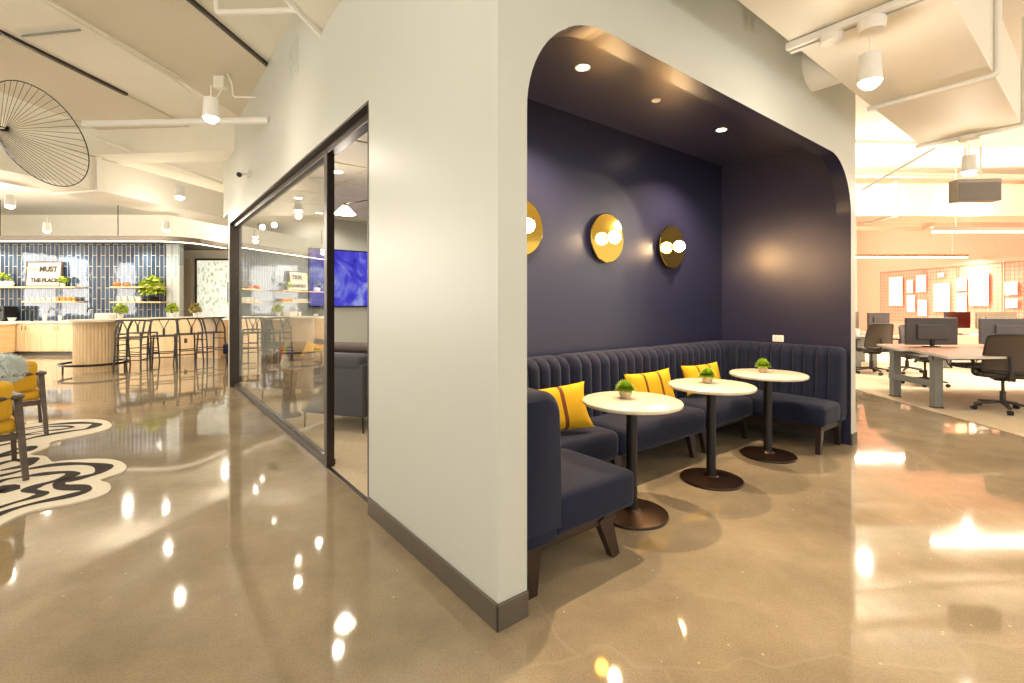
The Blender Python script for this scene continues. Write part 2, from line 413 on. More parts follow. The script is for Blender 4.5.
# far building shell --------------------------------------------------
# kitchen end wall, office salmon wall
bm = BM(); box(bm, -16.5, -5.0, 15.4, 15.55, 0, ZC); struct('wall_kitchen', bm, M_CEIL)
M_DAY = mat('daylit window pane', (1,1,1,1), .3, emit=(1,.97,.92,1), estr=17)
bm = BM(); wins = ((6.4, 7.5), (8.7, 11.3))
ys = [3]+[v for w_ in wins for v in w_]+[15.4]
for i in range(0, len(ys), 2): box(bm, -16.6, -16.4, ys[i], ys[i+1], 0, ZC)
for y0, y1 in wins: box(bm, -16.6, -16.4, y0, y1, 0, .9); box(bm, -16.6, -16.4, y0, y1, 3.2, ZC)
struct('wall_side', bm, M_CEIL)
for i, (y0, y1) in enumerate(wins):
    f_ = BM(); n_ = max(1, round((y1-y0)/1.2))
    for k in range(n_+1): yy = y0+(y1-y0)*k/n_; box(f_, -16.52, -16.42, yy-.03, yy+.03, .9, 3.2)
    for z_ in (.93, 3.17): box(f_, -16.52, -16.42, y0, y1, z_-.03, z_+.03)
    wn_ = struct('window_%d' % (i+3), f_, M_FRAME); link('pane', bx(-16.50, -16.48, y0, y1, .9, 3.2), M_DAY, wn_)
struct('wall_office', bx(12.0, 12.15, 8.5, 16.6, 0, ZC), M_SALMON)
struct('wall_office_near', bx(12.0, 12.15, 6.3, 8.5, 0, ZC), M_CEIL)
struct('wall_office_end', bx(4.5, 12.15, 16.6, 16.75, 0, ZC), M_WHITE)
# ================================================================ ALCOVE
Z90 = pi/2
def sweep_back(path, t, z0, z1, rib, amp, ends=True, flat=False):
    """upholstered backrest swept along a plan path (front side is to the left of travel reversed);
    path: list of (x,y) of the wall-side line, n: inward normal to its right"""
    # resample
    P = [Vector((p[0], p[1], 0)) for p in path]; S = [0]
    for p, q in zip(P, P[1:]): S.append(S[-1]+(q-p).length)
    Ltot = S[-1]; nr = max(1, round(Ltot/rib)); per = 9; n = nr*per
    prof = []                                   # (depth from wall, z, fade)
    r = min(.105, t*.45)
    for k in range(4): prof.append((t+.01-.02*k/4, z0+(z1-r-z0)*k/4, 1))
    for k in range(8):
        a = pi/2*k/7; prof.append((t-.01-r+r*cos(a), z1-r+r*sin(a), 1-.55*(k/7)))
    prof.append((t*.35, z1+.001, .3)); 
    for k in range(3):
        a = pi/2*k/2; prof.append((.025-.025*sin(a)+.0, z1-.025+.025*cos(a), 0))
    prof.append((0, z0, 0))
    bm = BM(); rows = []
    for i in range(n+1):
        s = Ltot*i/n; j = 0
        while j < len(P)-2 and S[j+1] < s: j += 1
        f = (s-S[j])/max(1e-9, S[j+1]-S[j]); p = P[j].lerp(P[j+1], f)
        def nrm(k):
            d = (P[min(k+1, len(P)-1)]-P[max(k-1, 0)]).normalized(); return Vector((d.y, -d.x, 0))
        ee = max(0, 1-min(s, Ltot-s)/.06)**2*.035 if ends else 0
        nn = nrm(j).lerp(nrm(j+1), f).normalized() if len(P) > 2 else nrm(0)
        ph = (i % per)/per; w = sqrt(max(0, sin(pi*ph))) if not flat else 1
        row = []
        for k, (d, z, fd) in enumerate(prof):
            dd = d - amp*(1-w)*fd; zz = z
            if 4 <= k <= 15: zz = z - amp*.5*(1-w)*fd*.6 - ee
            if k < 12: dd -= ee*.8
            row.append(bm.verts.new((p + nn*dd) + Vector((0,0,zz))))
        rows.append(row)
    m = len(prof)
    for A, C in zip(rows, rows[1:]):
        for k in range(m): bm.faces.new((A[k], A[(k+1) % m], C[(k+1) % m], C[k]))
    bm.faces.new(rows[0]); bm.faces.new(rows[-1]); return bm
def cushion(x0, x1, y0, y1, z0, z1, bev=.05, crown=.02):
    bm = bx(x0, x1, y0, y1, z0, z1, bev=bev, seg=4)
    bmesh.ops.subdivide_edges(bm, edges=[e for e in bm.edges if e.calc_length() > .25], cuts=5, use_grid_fill=True)
    cx, cy = (x0+x1)/2, (y0+y1)/2
    for v in bm.verts:
        if v.co.z > z1-.06:
            u = 1-min(1, abs(v.co.x-cx)/((x1-x0)/2))**2; w = 1-min(1, abs(v.co.y-cy)/((y1-y0)/2))**2
            v.co.z += crown*u*w
    return bm
SF = 2.30                                  # seat front line of the rear row
ST, SB = .455, .25
def blocal(a, b): return Vector((a, b, 0))
def bthing(name, a, b, label, cat, group=None): return thing(name, B(a, b), label, cat, group, BROT)
def shifted(bm, a, b): bmesh.ops.translate(bm, verts=bm.verts[:], vec=(-a, -b, 0)); return bm

# left bench (back to the left side wall, its end towards the camera)
la, lb = 1.39, 1.70
t = bthing('banquette_bench', la, lb, 'navy velvet bench with its end to the viewer, beside the pale wall corner', 'bench')
LEN = 2.28-lb
bk = sweep_back([(0, 0), (0, LEN)], .285, .30, .972, .12, .008)
for v in bk.verts: pass
link('backrest', bk, M_VEL, t, smooth=True)
seat = BM(); tmp = cushion(.215, .84, .0, LEN, SB, ST, .035, .015)
link('seat', tmp, M_VEL, t, smooth=True)
link('back_shell', bx(.0, .235, .006, LEN, .24, .5, bev=.012), M_VEL, t, smooth=True)
link('seat_rail', bx(.05, .70, .03, LEN-.02, .205, .252, bev=.004), M_DWOOD, t)
for (x, dx) in ((.09, .0), (.60, .10)):
    for y in (.045, LEN-.05):
        link('leg', bar(BM(), (x, y, .25), (x+dx-(.0), y, 0), .10, .05, .055, .04, up=(0,1,0)), M_DWOOD, t)

# rear row: two straight units and a corner unit that wraps on to the right wall
def unit(a0, a1, label, legs, s0=0, s1=0):
    t = bthing('banquette_bench', a0, SF, label, 'bench', 'channel backed benches in the alcove')
    w = a1-a0; D = AB-.012-SF
    bk = sweep_back([(.004, D), (w-.004, D)], .25, .30, .975, .112, .036)
    link('backrest', bk, M_VEL, t, smooth=True)
    link('seat', cushion(.006+s0, w-.006+s1, 0, D-.19, SB-.015, ST, .06, .02), M_VEL, t, smooth=True)
    link('seat_rail', bx(.04, w-.04, .12, D-.05, .212, .245, bev=.004), M_DWOOD, t)
    for x in legs:
        link('leg', bar(BM(), (x, .14, .25), (x+.03, .11, 0), .09, .05, .05, .04, up=(0,1,0)), M_DWOOD, t)
    for x in (.1, w-.1):
        link('leg', bar(BM(), (x, D-.08, .25), (x, D-.05, 0), .08, .05, .05, .04, up=(0,1,0)), M_DWOOD, t)
    return t
unit(1.40, 2.77, 'navy velvet bench against the back wall with the yellow pillow nearest the wall corner', [.9], 0, .08)
unit(2.77, 4.06, 'middle navy velvet bench against the back wall, under the central brass sconce', [.16, 1.2], .08, 0)
# corner unit
a0 = 4.06; D = AB-.012-SF; RA = .32
t = bthing('banquette_bench', a0, SF, 'navy velvet corner bench that turns along the right side wall', 'bench')
wx = AR-.012-a0; yb = 1.675-SF
path = [(0.004, D)]
path += [(wx-RA, D)]
for k in range(1, 9):
    an = pi/2 - (pi/2)*k/8; path.append((wx-RA+RA*cos(an), D-RA+RA*sin(an)))
path += [(wx, yb)]
pth = []
for p, q in zip(path, path[1:]):
    L = sqrt((q[0]-p[0])**2+(q[1]-p[1])**2); n = max(1, int(L/.06))
    for i in range(n): pth.append((p[0]+(q[0]-p[0])*i/n, p[1]+(q[1]-p[1])*i/n))
pth.append(path[-1])
link('backrest', sweep_back(pth, .22, .30, .972, .112, .036), M_VEL, t, smooth=True)
link('seat', cushion(.006, wx-.60, 0, D-.19, SB, ST, .06, .02), M_VEL, t, smooth=True)
link('seat', cushion(wx-.60, wx-.15, yb, D-.19, SB, ST, .05, .02), M_VEL, t, smooth=True)
link('back_shell', bx(wx-.2, wx-.004, yb+.005, D-.3, .25, .5, bev=.012), M_VEL, t, smooth=True)
bm = BM(); box(bm, .04, wx-.6, .09, D-.05, .205, .252, .004); box(bm, wx-.56, wx-.05, yb+.04, D-.05, .2, .25, .004)
link('seat_rail', bm, M_DWOOD, t)
for x, y, dx, dy in ((.12, .14, .02, -.03), (.90, .14, .02, -.03), (wx-.53, yb+.06, -.03, 0), (wx-.08, yb+.06, .02, 0), (wx-.1, D-.1, 0, .04)):
    link('leg', bar(BM(), (x, y, .25), (x+dx, y+dy, 0), .08, .05, .045, .04, up=(0,1,0)), M_DWOOD, t)

# pillows
def pillow_mesh(w, h, th, stripes):
    bm = BM(); n = 22; top = {}; bot = {}
    for i in range(n+1):
        for j in range(n+1):
            u, v = i/n*2-1, j/n*2-1
            pin = 1-.10*(1-abs(v)**2)*abs(u)**3; pin2 = 1-.10*(1-abs(u)**2)*abs(v)**3
            x, z = u*w/2*pin, v*h/2*pin2
            y = th/2*((1-u**4)*(1-v**4))**.6
            top[i, j] = bm.verts.new((x, -y, z))
            bot[i, j] = top[i, j] if (i in (0, n) or j in (0, n)) else bm.verts.new((x, y, z))
    for i in range(n):
        u = (i+.5)/n
        mi = 1 if any(abs(u-s) < .024 for s in stripes) else 0
        for j in range(n):
            bm.faces.new((top[i,j], top[i+1,j], top[i+1,j+1], top[i,j+1])).material_index = mi
            bm.faces.new((bot[i,j], bot[i,j+1], bot[i+1,j+1], bot[i+1,j])).material_index = mi
    return bm
def pillow(a, b, z, w, h, tilt, yaw, label, roll=0):
    o = link('pillow', pillow_mesh(w, h, .13, (.36, .66)), [M_YEL, M_BRN], None, smooth=True)
    o.matrix_world = Matrix.Translation(B(a, b, z)) @ Matrix.Rotation(BROT+yaw, 4, 'Z') @ Matrix.Rotation(tilt, 4, 'X') @ Matrix.Rotation(roll, 4, 'Y')
    tag(o, label, 'pillow', 'yellow pillows on the benches'); return o
pillow(2.30, 2.53, .64, .72, .34, -.34, -.26, 'yellow pillow with two brown stripes behind the end bench, leftmost', -.05)
pillow(3.57, 2.56, .64, .50, .34, -.28, -.28, 'yellow pillow with two brown stripes behind the second round table', -.06)
pillow(4.48, 2.60, .65, .46, .30, -.28, -.34, 'yellow pillow lying low behind the plant of the middle table', -.05)

# round tables
def make_table():
    t = thing('cafe_table', (0,0,0), '', 'table', 'round cafe tables in the alcove')
    link('tabletop', lathe(BM(), [(.28, .728), (.315, .730), (.325, .737), (.327, .752), (.322, .759), (.315, .762), (.0005, .762)], 64), M_MARB, t, smooth=True)
    link('mounting_plate', lathe(BM(), [(.13, .715), (.15, .7275), (.0005, .7275)], 24), M_BLK, t)
    link('column', lathe(BM(), [(.036, .03), (.036, .72)], 24), M_BLK, t, smooth=True)
    link('base', lathe(BM(), [(.232, 0), (.237, .008), (.234, .018), (.19, .024), (.09, .030), (.058, .036), (.05, .048), (.0005, .05)], 56), M_BRONZE, t, smooth=True)
    return t
TBL = [(2.59, 2.01), (3.59, 2.01), (4.58, 2.01)]
tl = ['white round cafe table nearest the wall corner, beside the end bench', 'middle one of three white round cafe tables in the alcove', 'white round cafe table farthest in, next to the corner bench']
t0 = make_table(); t0.location = B(*TBL[0]); t0['label'] = tl[0]
tabs = [t0] + [dup(t0, B(*TBL[i]), 0, tl[i]) for i in (1, 2)]

# potted plants on the tables
def tuft(bm, c, r, h, n, lw=.008, seedv=1, mi=0):
    rnd = random.Random(seedv)
    for i in range(n):
        an = rnd.random()*2*pi; el = math.acos(rnd.uniform(.02, 1)); L = r*rnd.uniform(.75, 1.05)
        d = Vector((sin(el)*cos(an), sin(el)*sin(an), cos(el)*h/r*1.0))
        s = Vector((-sin(an), cos(an), 0)); p0 = Vector(c); p1 = p0+d*L*.55; p2 = p0+d*L+Vector((0,0,-.15*L*sin(el)))
        w = lw*rnd.uniform(.7, 1.2)
        v = [bm.verts.new(q) for q in (p0-s*w*.3, p0+s*w*.3, p1+s*w, p2, p1-s*w)]
        f = bm.faces.new(v); f.material_index = mi
    return bm
def make_pot():
    t = thing('potted_plant', (0,0,0), '', 'plant', 'small potted plants on the tables')
    link('pot', lathe(BM(), [(.026, 0), (.034, .004), (.043, .03), (.042, .058), (.038, .058), (.034, .05), (.0005, .05)], 20), M_POT, t, smooth=True)
    link('foliage', tuft(BM(), (0,0,.055), .080, .084, 800, .006, 3), mat('bright green leaf', srgb(168,198,60), .5, noise=.35, nscale=40), t)
    return t
pl = ['small round green plant in a stone pot on the nearest white cafe table', 'small round green plant in a stone pot on the middle white cafe table', 'small round green plant in a stone pot on the farthest white cafe table']
offs = [(.01, .06), (.03, .05), (.01, .05)]
p0 = make_pot(); p0.location = B(TBL[0][0]+offs[0][0], TBL[0][1]+offs[0][1], .762); p0['label'] = pl[0]
for i in (1, 2): dup(p0, B(TBL[i][0]+offs[i][0], TBL[i][1]+offs[i][1], .762), i*1.3, pl[i])

# brass disc sconces
def make_sconce():
    t = thing('wall_sconce', (0,0,0), '', 'sconce', 'brass disc sconces on the navy wall', BROT)
    link('back_plate', lathe_ax(BM(), [(.0005, 0), (.07, 0), (.07, .03), (.0005, .03)], (0,0,0), (0,-1,0), 24), M_BRASS, t)
    link('disc', lathe_ax(BM(), [(.0005, .03), (.222, .03), (.228, .034), (.228, .040), (.222, .044), (.0005, .044)], (0,0,0), (0,-1,0), 64), M_BRASS, t)
    link('socket', lathe_ax(BM(), [(.0005, .044), (.02, .044), (.018, .06), (.0005, .06)], (0,0,0), (0,-1,0), 20), M_BRASS, t)
    link('globe', ball(BM(), (0,-.12,0), .058, seg=24), M_BULB, t, smooth=True)
    return t
SC = [(2.394, AB, 2.012), (3.43, AB, 2.012), (4.466, AB, 2.005)]
sl = ['round brass mirror sconce half hidden by the pale wall edge', 'round brass mirror sconce, middle of the three on the navy wall', 'round brass sconce nearest the alcove corner, looking darker than the others']
s0_ = make_sconce(); s0_.location = B(*SC[0]); s0_['label'] = sl[0]
for i in (1, 2): dup(s0_, B(*SC[i]), BROT, sl[i])


# recessed downlights
def make_down():
    t = thing('recessed_downlight', (0,0,0), '', 'light', 'recessed lights in the alcove ceiling')
    link('trim_ring', lathe(BM(), [(.038, 0), (.052, -.006), (.056, -.002), (.056, 0)], 28, caps=False), M_WHITE, t, smooth=True)
    link('lens', lathe(BM(), [(.0005, -.004), (.038, -.004), (.038, 0)], 24), M_LAMP, t)
    return t
d0 = make_down(); d0.location = B(2.47, 2.34, 3.07); d0['label'] = 'glowing recessed downlight in the alcove ceiling nearest the rounded left corner'
dup(d0, B(4.40, 2.36, 3.07), 0, 'glowing recessed downlight in the alcove ceiling above the far table')
for a in (2.47, 4.40): lamp('downlight_beam', 'SPOT', B(a, 2.35, 3.05), 330, (1,.76,.50), .03, spot=125, blend=.6)
o = link('sprinkler_cover', lathe(BM(), [(.0005, -.008), (.034, -.008), (.038, 0)], 24), M_WHITE, None, B(3.34, 2.346, 3.07), smooth=True)
tag(o, 'small unlit white round cover on the alcove ceiling between two downlights', 'sprinkler cover')

# outlet plate on the alcove side wall
t = bthing('wall_outlet', AR, 2.33, 'white wall outlet plate on the navy wall above the corner bench', 'outlet')
t.location.z = 1.02
link('cover_plate', bx(-.007, 0, -.058, .058, -.036, .036, bev=.002), M_WHITE, t)
for y in (-.024, .024): link('socket_insert', bx(-.010, -.006, y-.017, y+.017, -.024, .024, bev=.001), mat('warm white plastic', srgb(222,214,200), .4), t)
# ================================================================ OVERHEAD, NEAR
DA1 = 6.85
o = link('air_duct', bx(1.3, DA1, .60, 1.38, 3.17, 3.75, bev=.006), M_DUCT, None, (0,0,0), BROT)
tag(o, 'large rectangular white painted duct along the top of the block, upper right', 'duct')
o = link('round_duct', lathe_ax(BM(), [(.195, 0), (.195, .28)], (4.57, AW, 3.435), (0,-1,0), 36), M_WHITE, None, (0,0,0), BROT, smooth=True)
tag(o, 'short round white duct coming out of the wall above the alcove corner', 'duct')
def conduit(label, pts, r, m=M_WHITE, name='conduit', rz=0, group=None, rad=.04):
    o = link(name, tube(BM(), bend(pts, rad), r, 8), m, None, (0,0,0), rz, smooth=True)
    return tag(o, label, 'pipe', group)
conduit('white conduit strapped under and up the side of the duct, nearer one', [(5.15, 1.40, 3.145), (5.15, .575, 3.145), (5.15, .575, 4.2)], .022, rz=BROT)
conduit('white conduit strapped under and up the side of the duct, at its far end', [(DA1-.05, 1.40, 3.145), (DA1-.05, .575, 3.145), (DA1-.05, .575, 4.2)], .022, rz=BROT)

# lighting track under the duct with a pendant and a junction canopy
t = bthing('lighting_track', 3.47, 1.40, 'white double lighting track under the duct with round fittings', 'light track')
t.location.z = 3.14
for k in (0, .06): link('rail', bx(-.02+k, .016+k, -1.0, 0, -.02, .025, bev=.004), M_WHITE, t)
link('junction_box', lathe(BM(), [(.0005, -.10), (.068, -.09), (.075, -.03), (.072, -.02), (.0005, -.02)], 28, c=(.03, -.47, 0)), M_WHITE, t, smooth=True)
link('junction_box', lathe(BM(), [(.0005, -.08), (.062, -.065), (.066, -.02), (.0005, -.02)], 28, c=(.03, -.26, 0)), M_WHITE, t, smooth=True)

def make_pend():
    t = thing('pendant_light', (0,0,0), '', 'light', 'white cylinder pendant lights')
    link('housing', lathe(BM(), [(.056, .17), (.066, .0), (.060, .0), (.052, .12), (.0005, .14)], 28, caps=False), M_WHITE, t, smooth=True)
    link('cap', lathe(BM(), [(.0005, .172), (.056, .17)], 28, caps=False), M_WHITE, t)
    link('diffuser', lathe(BM(), [(.0005, -.045), (.03, -.038), (.052, -.018), (.061, .008)], 28, caps=False), M_LAMP, t, smooth=True)
    link('cord', tube(BM(), [(0,0,.17), (0,0,.4)], .005, 6), M_WHITE, t)
    return t
def add_pend(p, zt, label, first=[None], e=60, vis=True):
    if first[0] is None:
        first[0] = r = make_pend(); r.location = p; r['label'] = label
    else: r = dup(first[0], p, 0, label)
    for c in r.children:
        if c.name.startswith('cord'):
            c.data = c.data.copy()
            for v in c.data.vertices:
                if v.co.z > .3: v.co.z = zt-p.z
    lamp('pendant_beam', 'SPOT', p+Vector((0,0,-.07)), e*.6, WARM, .04, spot=150, blend=.6)
    lamp('pendant_and_fill', 'POINT', p+Vector((0,0,-.10)), e*.3, WARM, .04)
pd = at(870, 82, 2.95); add_pend(pd, 3.06, 'glowing white cylinder pendant hanging under the duct track, upper right')
pd = at(969, 172, 5.0); add_pend(pd, 3.15, 'glowing white cylinder pendant beneath the far end of the duct')
pd = at(211, 118, 4.2); add_pend(pd, ZC, 'glowing white cylinder pendant at upper left before the pale wall')
pd = at(180, 197, 7.0); add_pend(pd, ZC, 'small white cylinder pendant in front of the grey duct face')
pd = at(166, 230, 10.0); add_pend(pd, ZC, 'small white cylinder pendant above the kitchen canopy edge')
pd = at(10, 206, 7.5); add_pend(pd, ZC, 'small white cylinder pendant at far left behind the wire lamp')
pd = at(47, 231, 10.0); add_pend(pd, ZC, 'tiny white cylinder pendant over the kitchen, left of centre')
o = link('canopy_plate', lathe(BM(), [(.0005, -.05), (.085, -.04), (.09, 0), (.0005, 0)], 28), M_WHITE, None, at(969, 136, 5.0)+Vector((0,0,0)), smooth=True)
tag(o, 'round white ceiling canopy holding the far duct pendant', 'canopy')

# far hanging grey unit
t = thing('hanging_speaker', at(973, 191, 6.6), 'grey boxy unit hanging below the far duct pendant', 'speaker', None, -.1)
link('case', bx(-.26, .30, -.08, .08, -.15, .15, bev=.01), mat('grey case', srgb(150,138,122), .5), t)
link('grille', bx(-.24, .28, -.088, -.079, -.14, .10, bev=.003), mat('grey grille', srgb(120,112,102), .7), t)
link('bracket', tube(BM(), [(-.1,0,.15), (-.1,0,.6), (.1,0,.6), (.1,0,.15)], .012, 8), M_WHITE, t)

# upper left pipes
zp = 3.59
conduit('thick white pipe running level into the pale wall beside the glowing pendant', [at(84, 124, 5.85), at(269, 120.5, 5.62)], .042)
conduit('white pipe near the ceiling at upper left with an elbow at its wall end', [at(217, -30, 4.28), at(217, 13, 4.28), at(314, 9.5, 4.25), at(314, 20, 4.25)], .026)
conduit('white pipe slanting along the edge of the low beam above the glass wall', [at(282, -6, 3.6), at(324, 37, 4.08)], .026)
conduit('thin pipe slanting down behind the cross beam to the wall end', [at(95, 138, 7.2), at(222, 183, 9.8)], .022)
p1_ = ceilp(40, 0, ZC-.06); p2_ = ceilp(172, 78, ZC-.06)
for k, lb_ in enumerate(('thin conduit run along the ceiling at upper left', 'second thin conduit beside the ceiling run at upper left')):
    q = Vector((.07*k, 0, 0))
    conduit(lb_, [p1_-(p2_-p1_)*.4+q, p1_+q, p2_+q*1.5, ceilp(190, 92, ZC-.1)+q], .011, M_DUCT)
conduit('short conduit lying across the smooth ceiling strip', [ceilp(22, 36, ZC-.03), ceilp(80, 30, ZC-.03)], .012, M_GMETAL)
conduit('looped cable hanging by the junction boxes on the ceiling', spline([ceilp(186, 84, ZC-.08), at(203, 97, 6.0), at(216, 98, 6.0), at(223, 85, 6.0), at(222, 72, 6.0)], 5), .009, M_DUCT, rad=.001)
o = link('junction_box', bx(-.07, .07, -.05, .05, -.16, .16, bev=.01), M_DUCT, None, at(221, 76, 6.0), GROT); tag(o, 'small pale double junction box below the ceiling near the pale wall', 'junction box')
conduit('thin bent conduit from the junction box to the pale wall', [at(226, 70, 5.9), at(232, 84, 5.9), at(233, 97, 5.9), at(256, 97.5, 5.8)], .010, M_WHITE)

# left duct
lo = [(-6.12, 10.6), (-5.3, 10.6), (-6.1, 7.7), (-6.95, 7.7)]
t = thing('air_duct', (0,0,0), 'grey rectangular duct with a flanged joint crossing above the kitchen', 'duct')
L0, L1 = at(97, 190, 7.95), at(222, 217, 10.42)
dv = (L1-L0).normalized(); dv.z = 0; dv.normalize(); nv = Vector((-dv.y, dv.x, 0))
bm = BM(); obox(bm, (L0+L1)/2+nv*.45+Vector((0,0,.265))+dv*.6, dv, nv, (0,0,1), (L1-L0).length+1.2, .9, .54)
link('duct_body', bm, M_DUCT, t)
bm = BM(); obox(bm, L0+nv*.45+Vector((0,0,.265))-dv*1.3, dv, nv, (0,0,1), 2.6, .9, .54); link('duct_body', bm, M_DUCT, t)
bm = BM(); obox(bm, L0+nv*.45+Vector((0,0,.265)), dv, nv, (0,0,1), .07, 1.0, .60); link('flange', bm, M_WHITE, t)
# right, far duct crossing the office
t = thing('air_duct', (0,0,0), 'pale rectangular duct crossing the far office ceiling', 'duct')
link('duct_body', bx(6.4, 8.0, 10, 10.8, 3.25, 3.92), M_DUCT, t)
link('duct_body', bx(8.06, 11.99, 10, 10.8, 3.25, 3.92), M_DUCT, t)
link('flange', bx(8.0, 8.06, 9.96, 10.84, 3.21, 3.96), M_DUCT, t)
for k, (y, z) in enumerate(((8.6, 3.75), (12.2, 3.7), (13.6, 3.6))):
    conduit(('nearest', 'middle', 'farthest')[k]+' pale pipe crossing below the office ceiling', [(5.6, y, z), (12.0, y+.4, z)], .05, M_DUCT)
conduit('thin white rod slanting under the office ceiling beside the pale wall end', [at(862, 190, 7.2), at(935, 148, 6.6)], .016, M_WHITE)

# wall vent and camera
t = thing('wall_vent', B(W1, 5.05, 3.82), 'small square flush vent high on the pale wall above the doorway', 'vent', None, BROT)
link('frame', bx(-.006, 0, -.16, .16, -.185, .185, bev=.002), M_WALL, t)
bm = BM()
for k in range(9): bar(bm, (-.007, -.14, -.15+.037*k), (-.007, .14, -.15+.037*k), .012, .006)
link('louvre', bm, M_WALL, t)
b_ = 7.45; t = thing('security_camera', B(W1, b_, 3.2), 'small black and white security camera on the pale wall above the glazing', 'camera', None, BROT)
link('mount', lathe_ax(BM(), [(.0005,0),(.05,0),(.045,.03),(.0005,.03)], (0,0,0), (-1,0,0), 20), M_WHITE, t)
link('arm', tube(BM(), [(-.02,0,0), (-.09,-.02,-.02)], .014, 8), M_WHITE, t)
link('camera_body', lathe_ax(BM(), [(.0005,-.08),(.035,-.075),(.038,.04),(.0005,.045)], (-.12,-.02,-.03), (-.3,-.9,-.25), 20), M_WHITE, t, smooth=True)
link('lens', lathe_ax(BM(), [(.0005,0),(.034,0),(.030,.012),(.0005,.012)], Vector((-.12,-.02,-.03))+Vector((-.3,-.9,-.25)).normalized()*.045, (-.3,-.9,-.25), 20), M_BLK, t, smooth=True)

# big wire lamp
cc = Vector((-5.36, 5.4, 3.30)); nn = Vector((.136, .856, .50)).normalized(); Rr = .575; hc = at(-4, 127, 5.15)-cc
uu = nn.cross(Vector((0,0,1))).normalized(); vv = nn.cross(uu)
t = thing('wire_pendant_lamp', cc, 'large black wire pendant lamp shaped like a wide tilted hat, upper left', 'lamp')
rim = [uu*Rr*cos(2*pi*k/96)+vv*Rr*sin(2*pi*k/96) for k in range(96)]
link('outer_ring', tube(BM(), rim, .006, 6, closed=True), M_BLK, t, smooth=True)
hub = [hc+Vector((.07*cos(2*pi*k/32), .07*sin(2*pi*k/32), 0)) for k in range(32)]
link('inner_ring', tube(BM(), hub, .006, 6, closed=True), M_BLK, t, smooth=True)
for k in range(46):
    an = 2*pi*k/46; p = uu*Rr*cos(an)+vv*Rr*sin(an)
    d_ = Vector((p.x, p.y, 0)).normalized(); h = hc+Vector((-d_.y*.07, d_.x*.07, 0))
    link('wire', tube(BM(), [h, p], .0028, 4), M_BLK, t)
link('cord', tube(BM(), [hc, (hc.x,hc.y,ZC-cc.z)], .004, 6), M_BLK, t)
link('socket', lathe(BM(), [(.0005,.0), (.03,.0), (.03,.08), (.0005,.08)], 20, c=hc), M_BLK, t)
for k in range(3): 
    an = 2*pi*k/3; tube_ = tube(BM(), [hc, hc+Vector((.07*cos(an), .07*sin(an), 0))], .004, 5); link('spoke', tube_, M_BLK, t)

# ================================================================ LOUNGE, LEFT
Zs = 3.104
def zp3(x, y): return fl(x/Zs, 340+y/Zs)
outline = [(-150,300),(0,278),(60,268),(150,257),(250,249),(320,251),(347,265),(330,281),(270,296),(200,310),(155,321),(152,334),(110,350),(92,360),(140,364),(155,376),(165,382),(200,378),(300,372),(362,377),(392,394),(380,414),(330,430),(312,440),(338,449),(344,466),(318,486),(230,510),(130,528),(70,545),(0,580),(-80,640),(-300,620),(-420,400)]
pts = [zp3(*p) for p in outline]; sp = spline(pts, 5, closed=True)
bm = prism(BM(), [(p.x, p.y) for p in sp], 0.0, .012)
def band(bm, P, w, z=.0135):
    S = spline([zp3(*p) for p in P], 5); L = []; Rr_ = []
    for i, p in enumerate(S):
        a = S[max(0, i-1)]; c = S[min(len(S)-1, i+1)]; d = (c-a).normalized(); n = Vector((-d.y, d.x, 0))
        ww = w*(.55+.45*sin(pi*i/(len(S)-1)))/2*(1+.3*sin(i*.55))
        L.append(bm.verts.new((p+n*ww).to_tuple()[:2]+(z,))); Rr_.append(bm.verts.new((p-n*ww).to_tuple()[:2]+(z,)))
    for i in range(len(S)-1): bm.faces.new((L[i], L[i+1], Rr_[i+1], Rr_[i])).material_index = 1
band(bm, [(-60,440),(30,420),(90,405),(180,391),(270,389),(322,397),(308,416),(250,432),(190,446),(190,460),(250,464),(268,472),(220,488),(100,514),(0,545),(-80,585)], .10)
band(bm, [(-60,470),(10,440),(80,428),(140,420),(210,415),(222,424),(180,440),(115,458),(92,472),(130,480),(110,492),(40,512),(-60,545)], .09)
band(bm, [(-40,480),(10,470),(40,474)], .20)
band(bm, [(-40,306),(60,282),(150,267),(230,261),(290,262),(298,268),(270,279),(200,289),(120,303),(60,318),(-40,340)], .09)
band(bm, [(-40,322),(60,300),(130,287),(190,281),(225,274),(190,271),(120,276),(40,292)], .06)
band(bm, [(-40,380),(20,355),(60,341),(92,338),(95,345),(50,356),(-20,372)], .09)
band(bm, [(-60,410),(0,388),(50,377),(92,376),(98,384),(70,396),(0,410)], .10)
band(bm, [(60,300),(95,297),(130,294)], .05)
for f in bm.faces: f.normal_update()
o = link('area_rug', bm, [M_RUG, M_RUGD]); tag(o, 'cream rug with a wavy lobed edge and dark contour lines, under yellow chairs', 'rug')

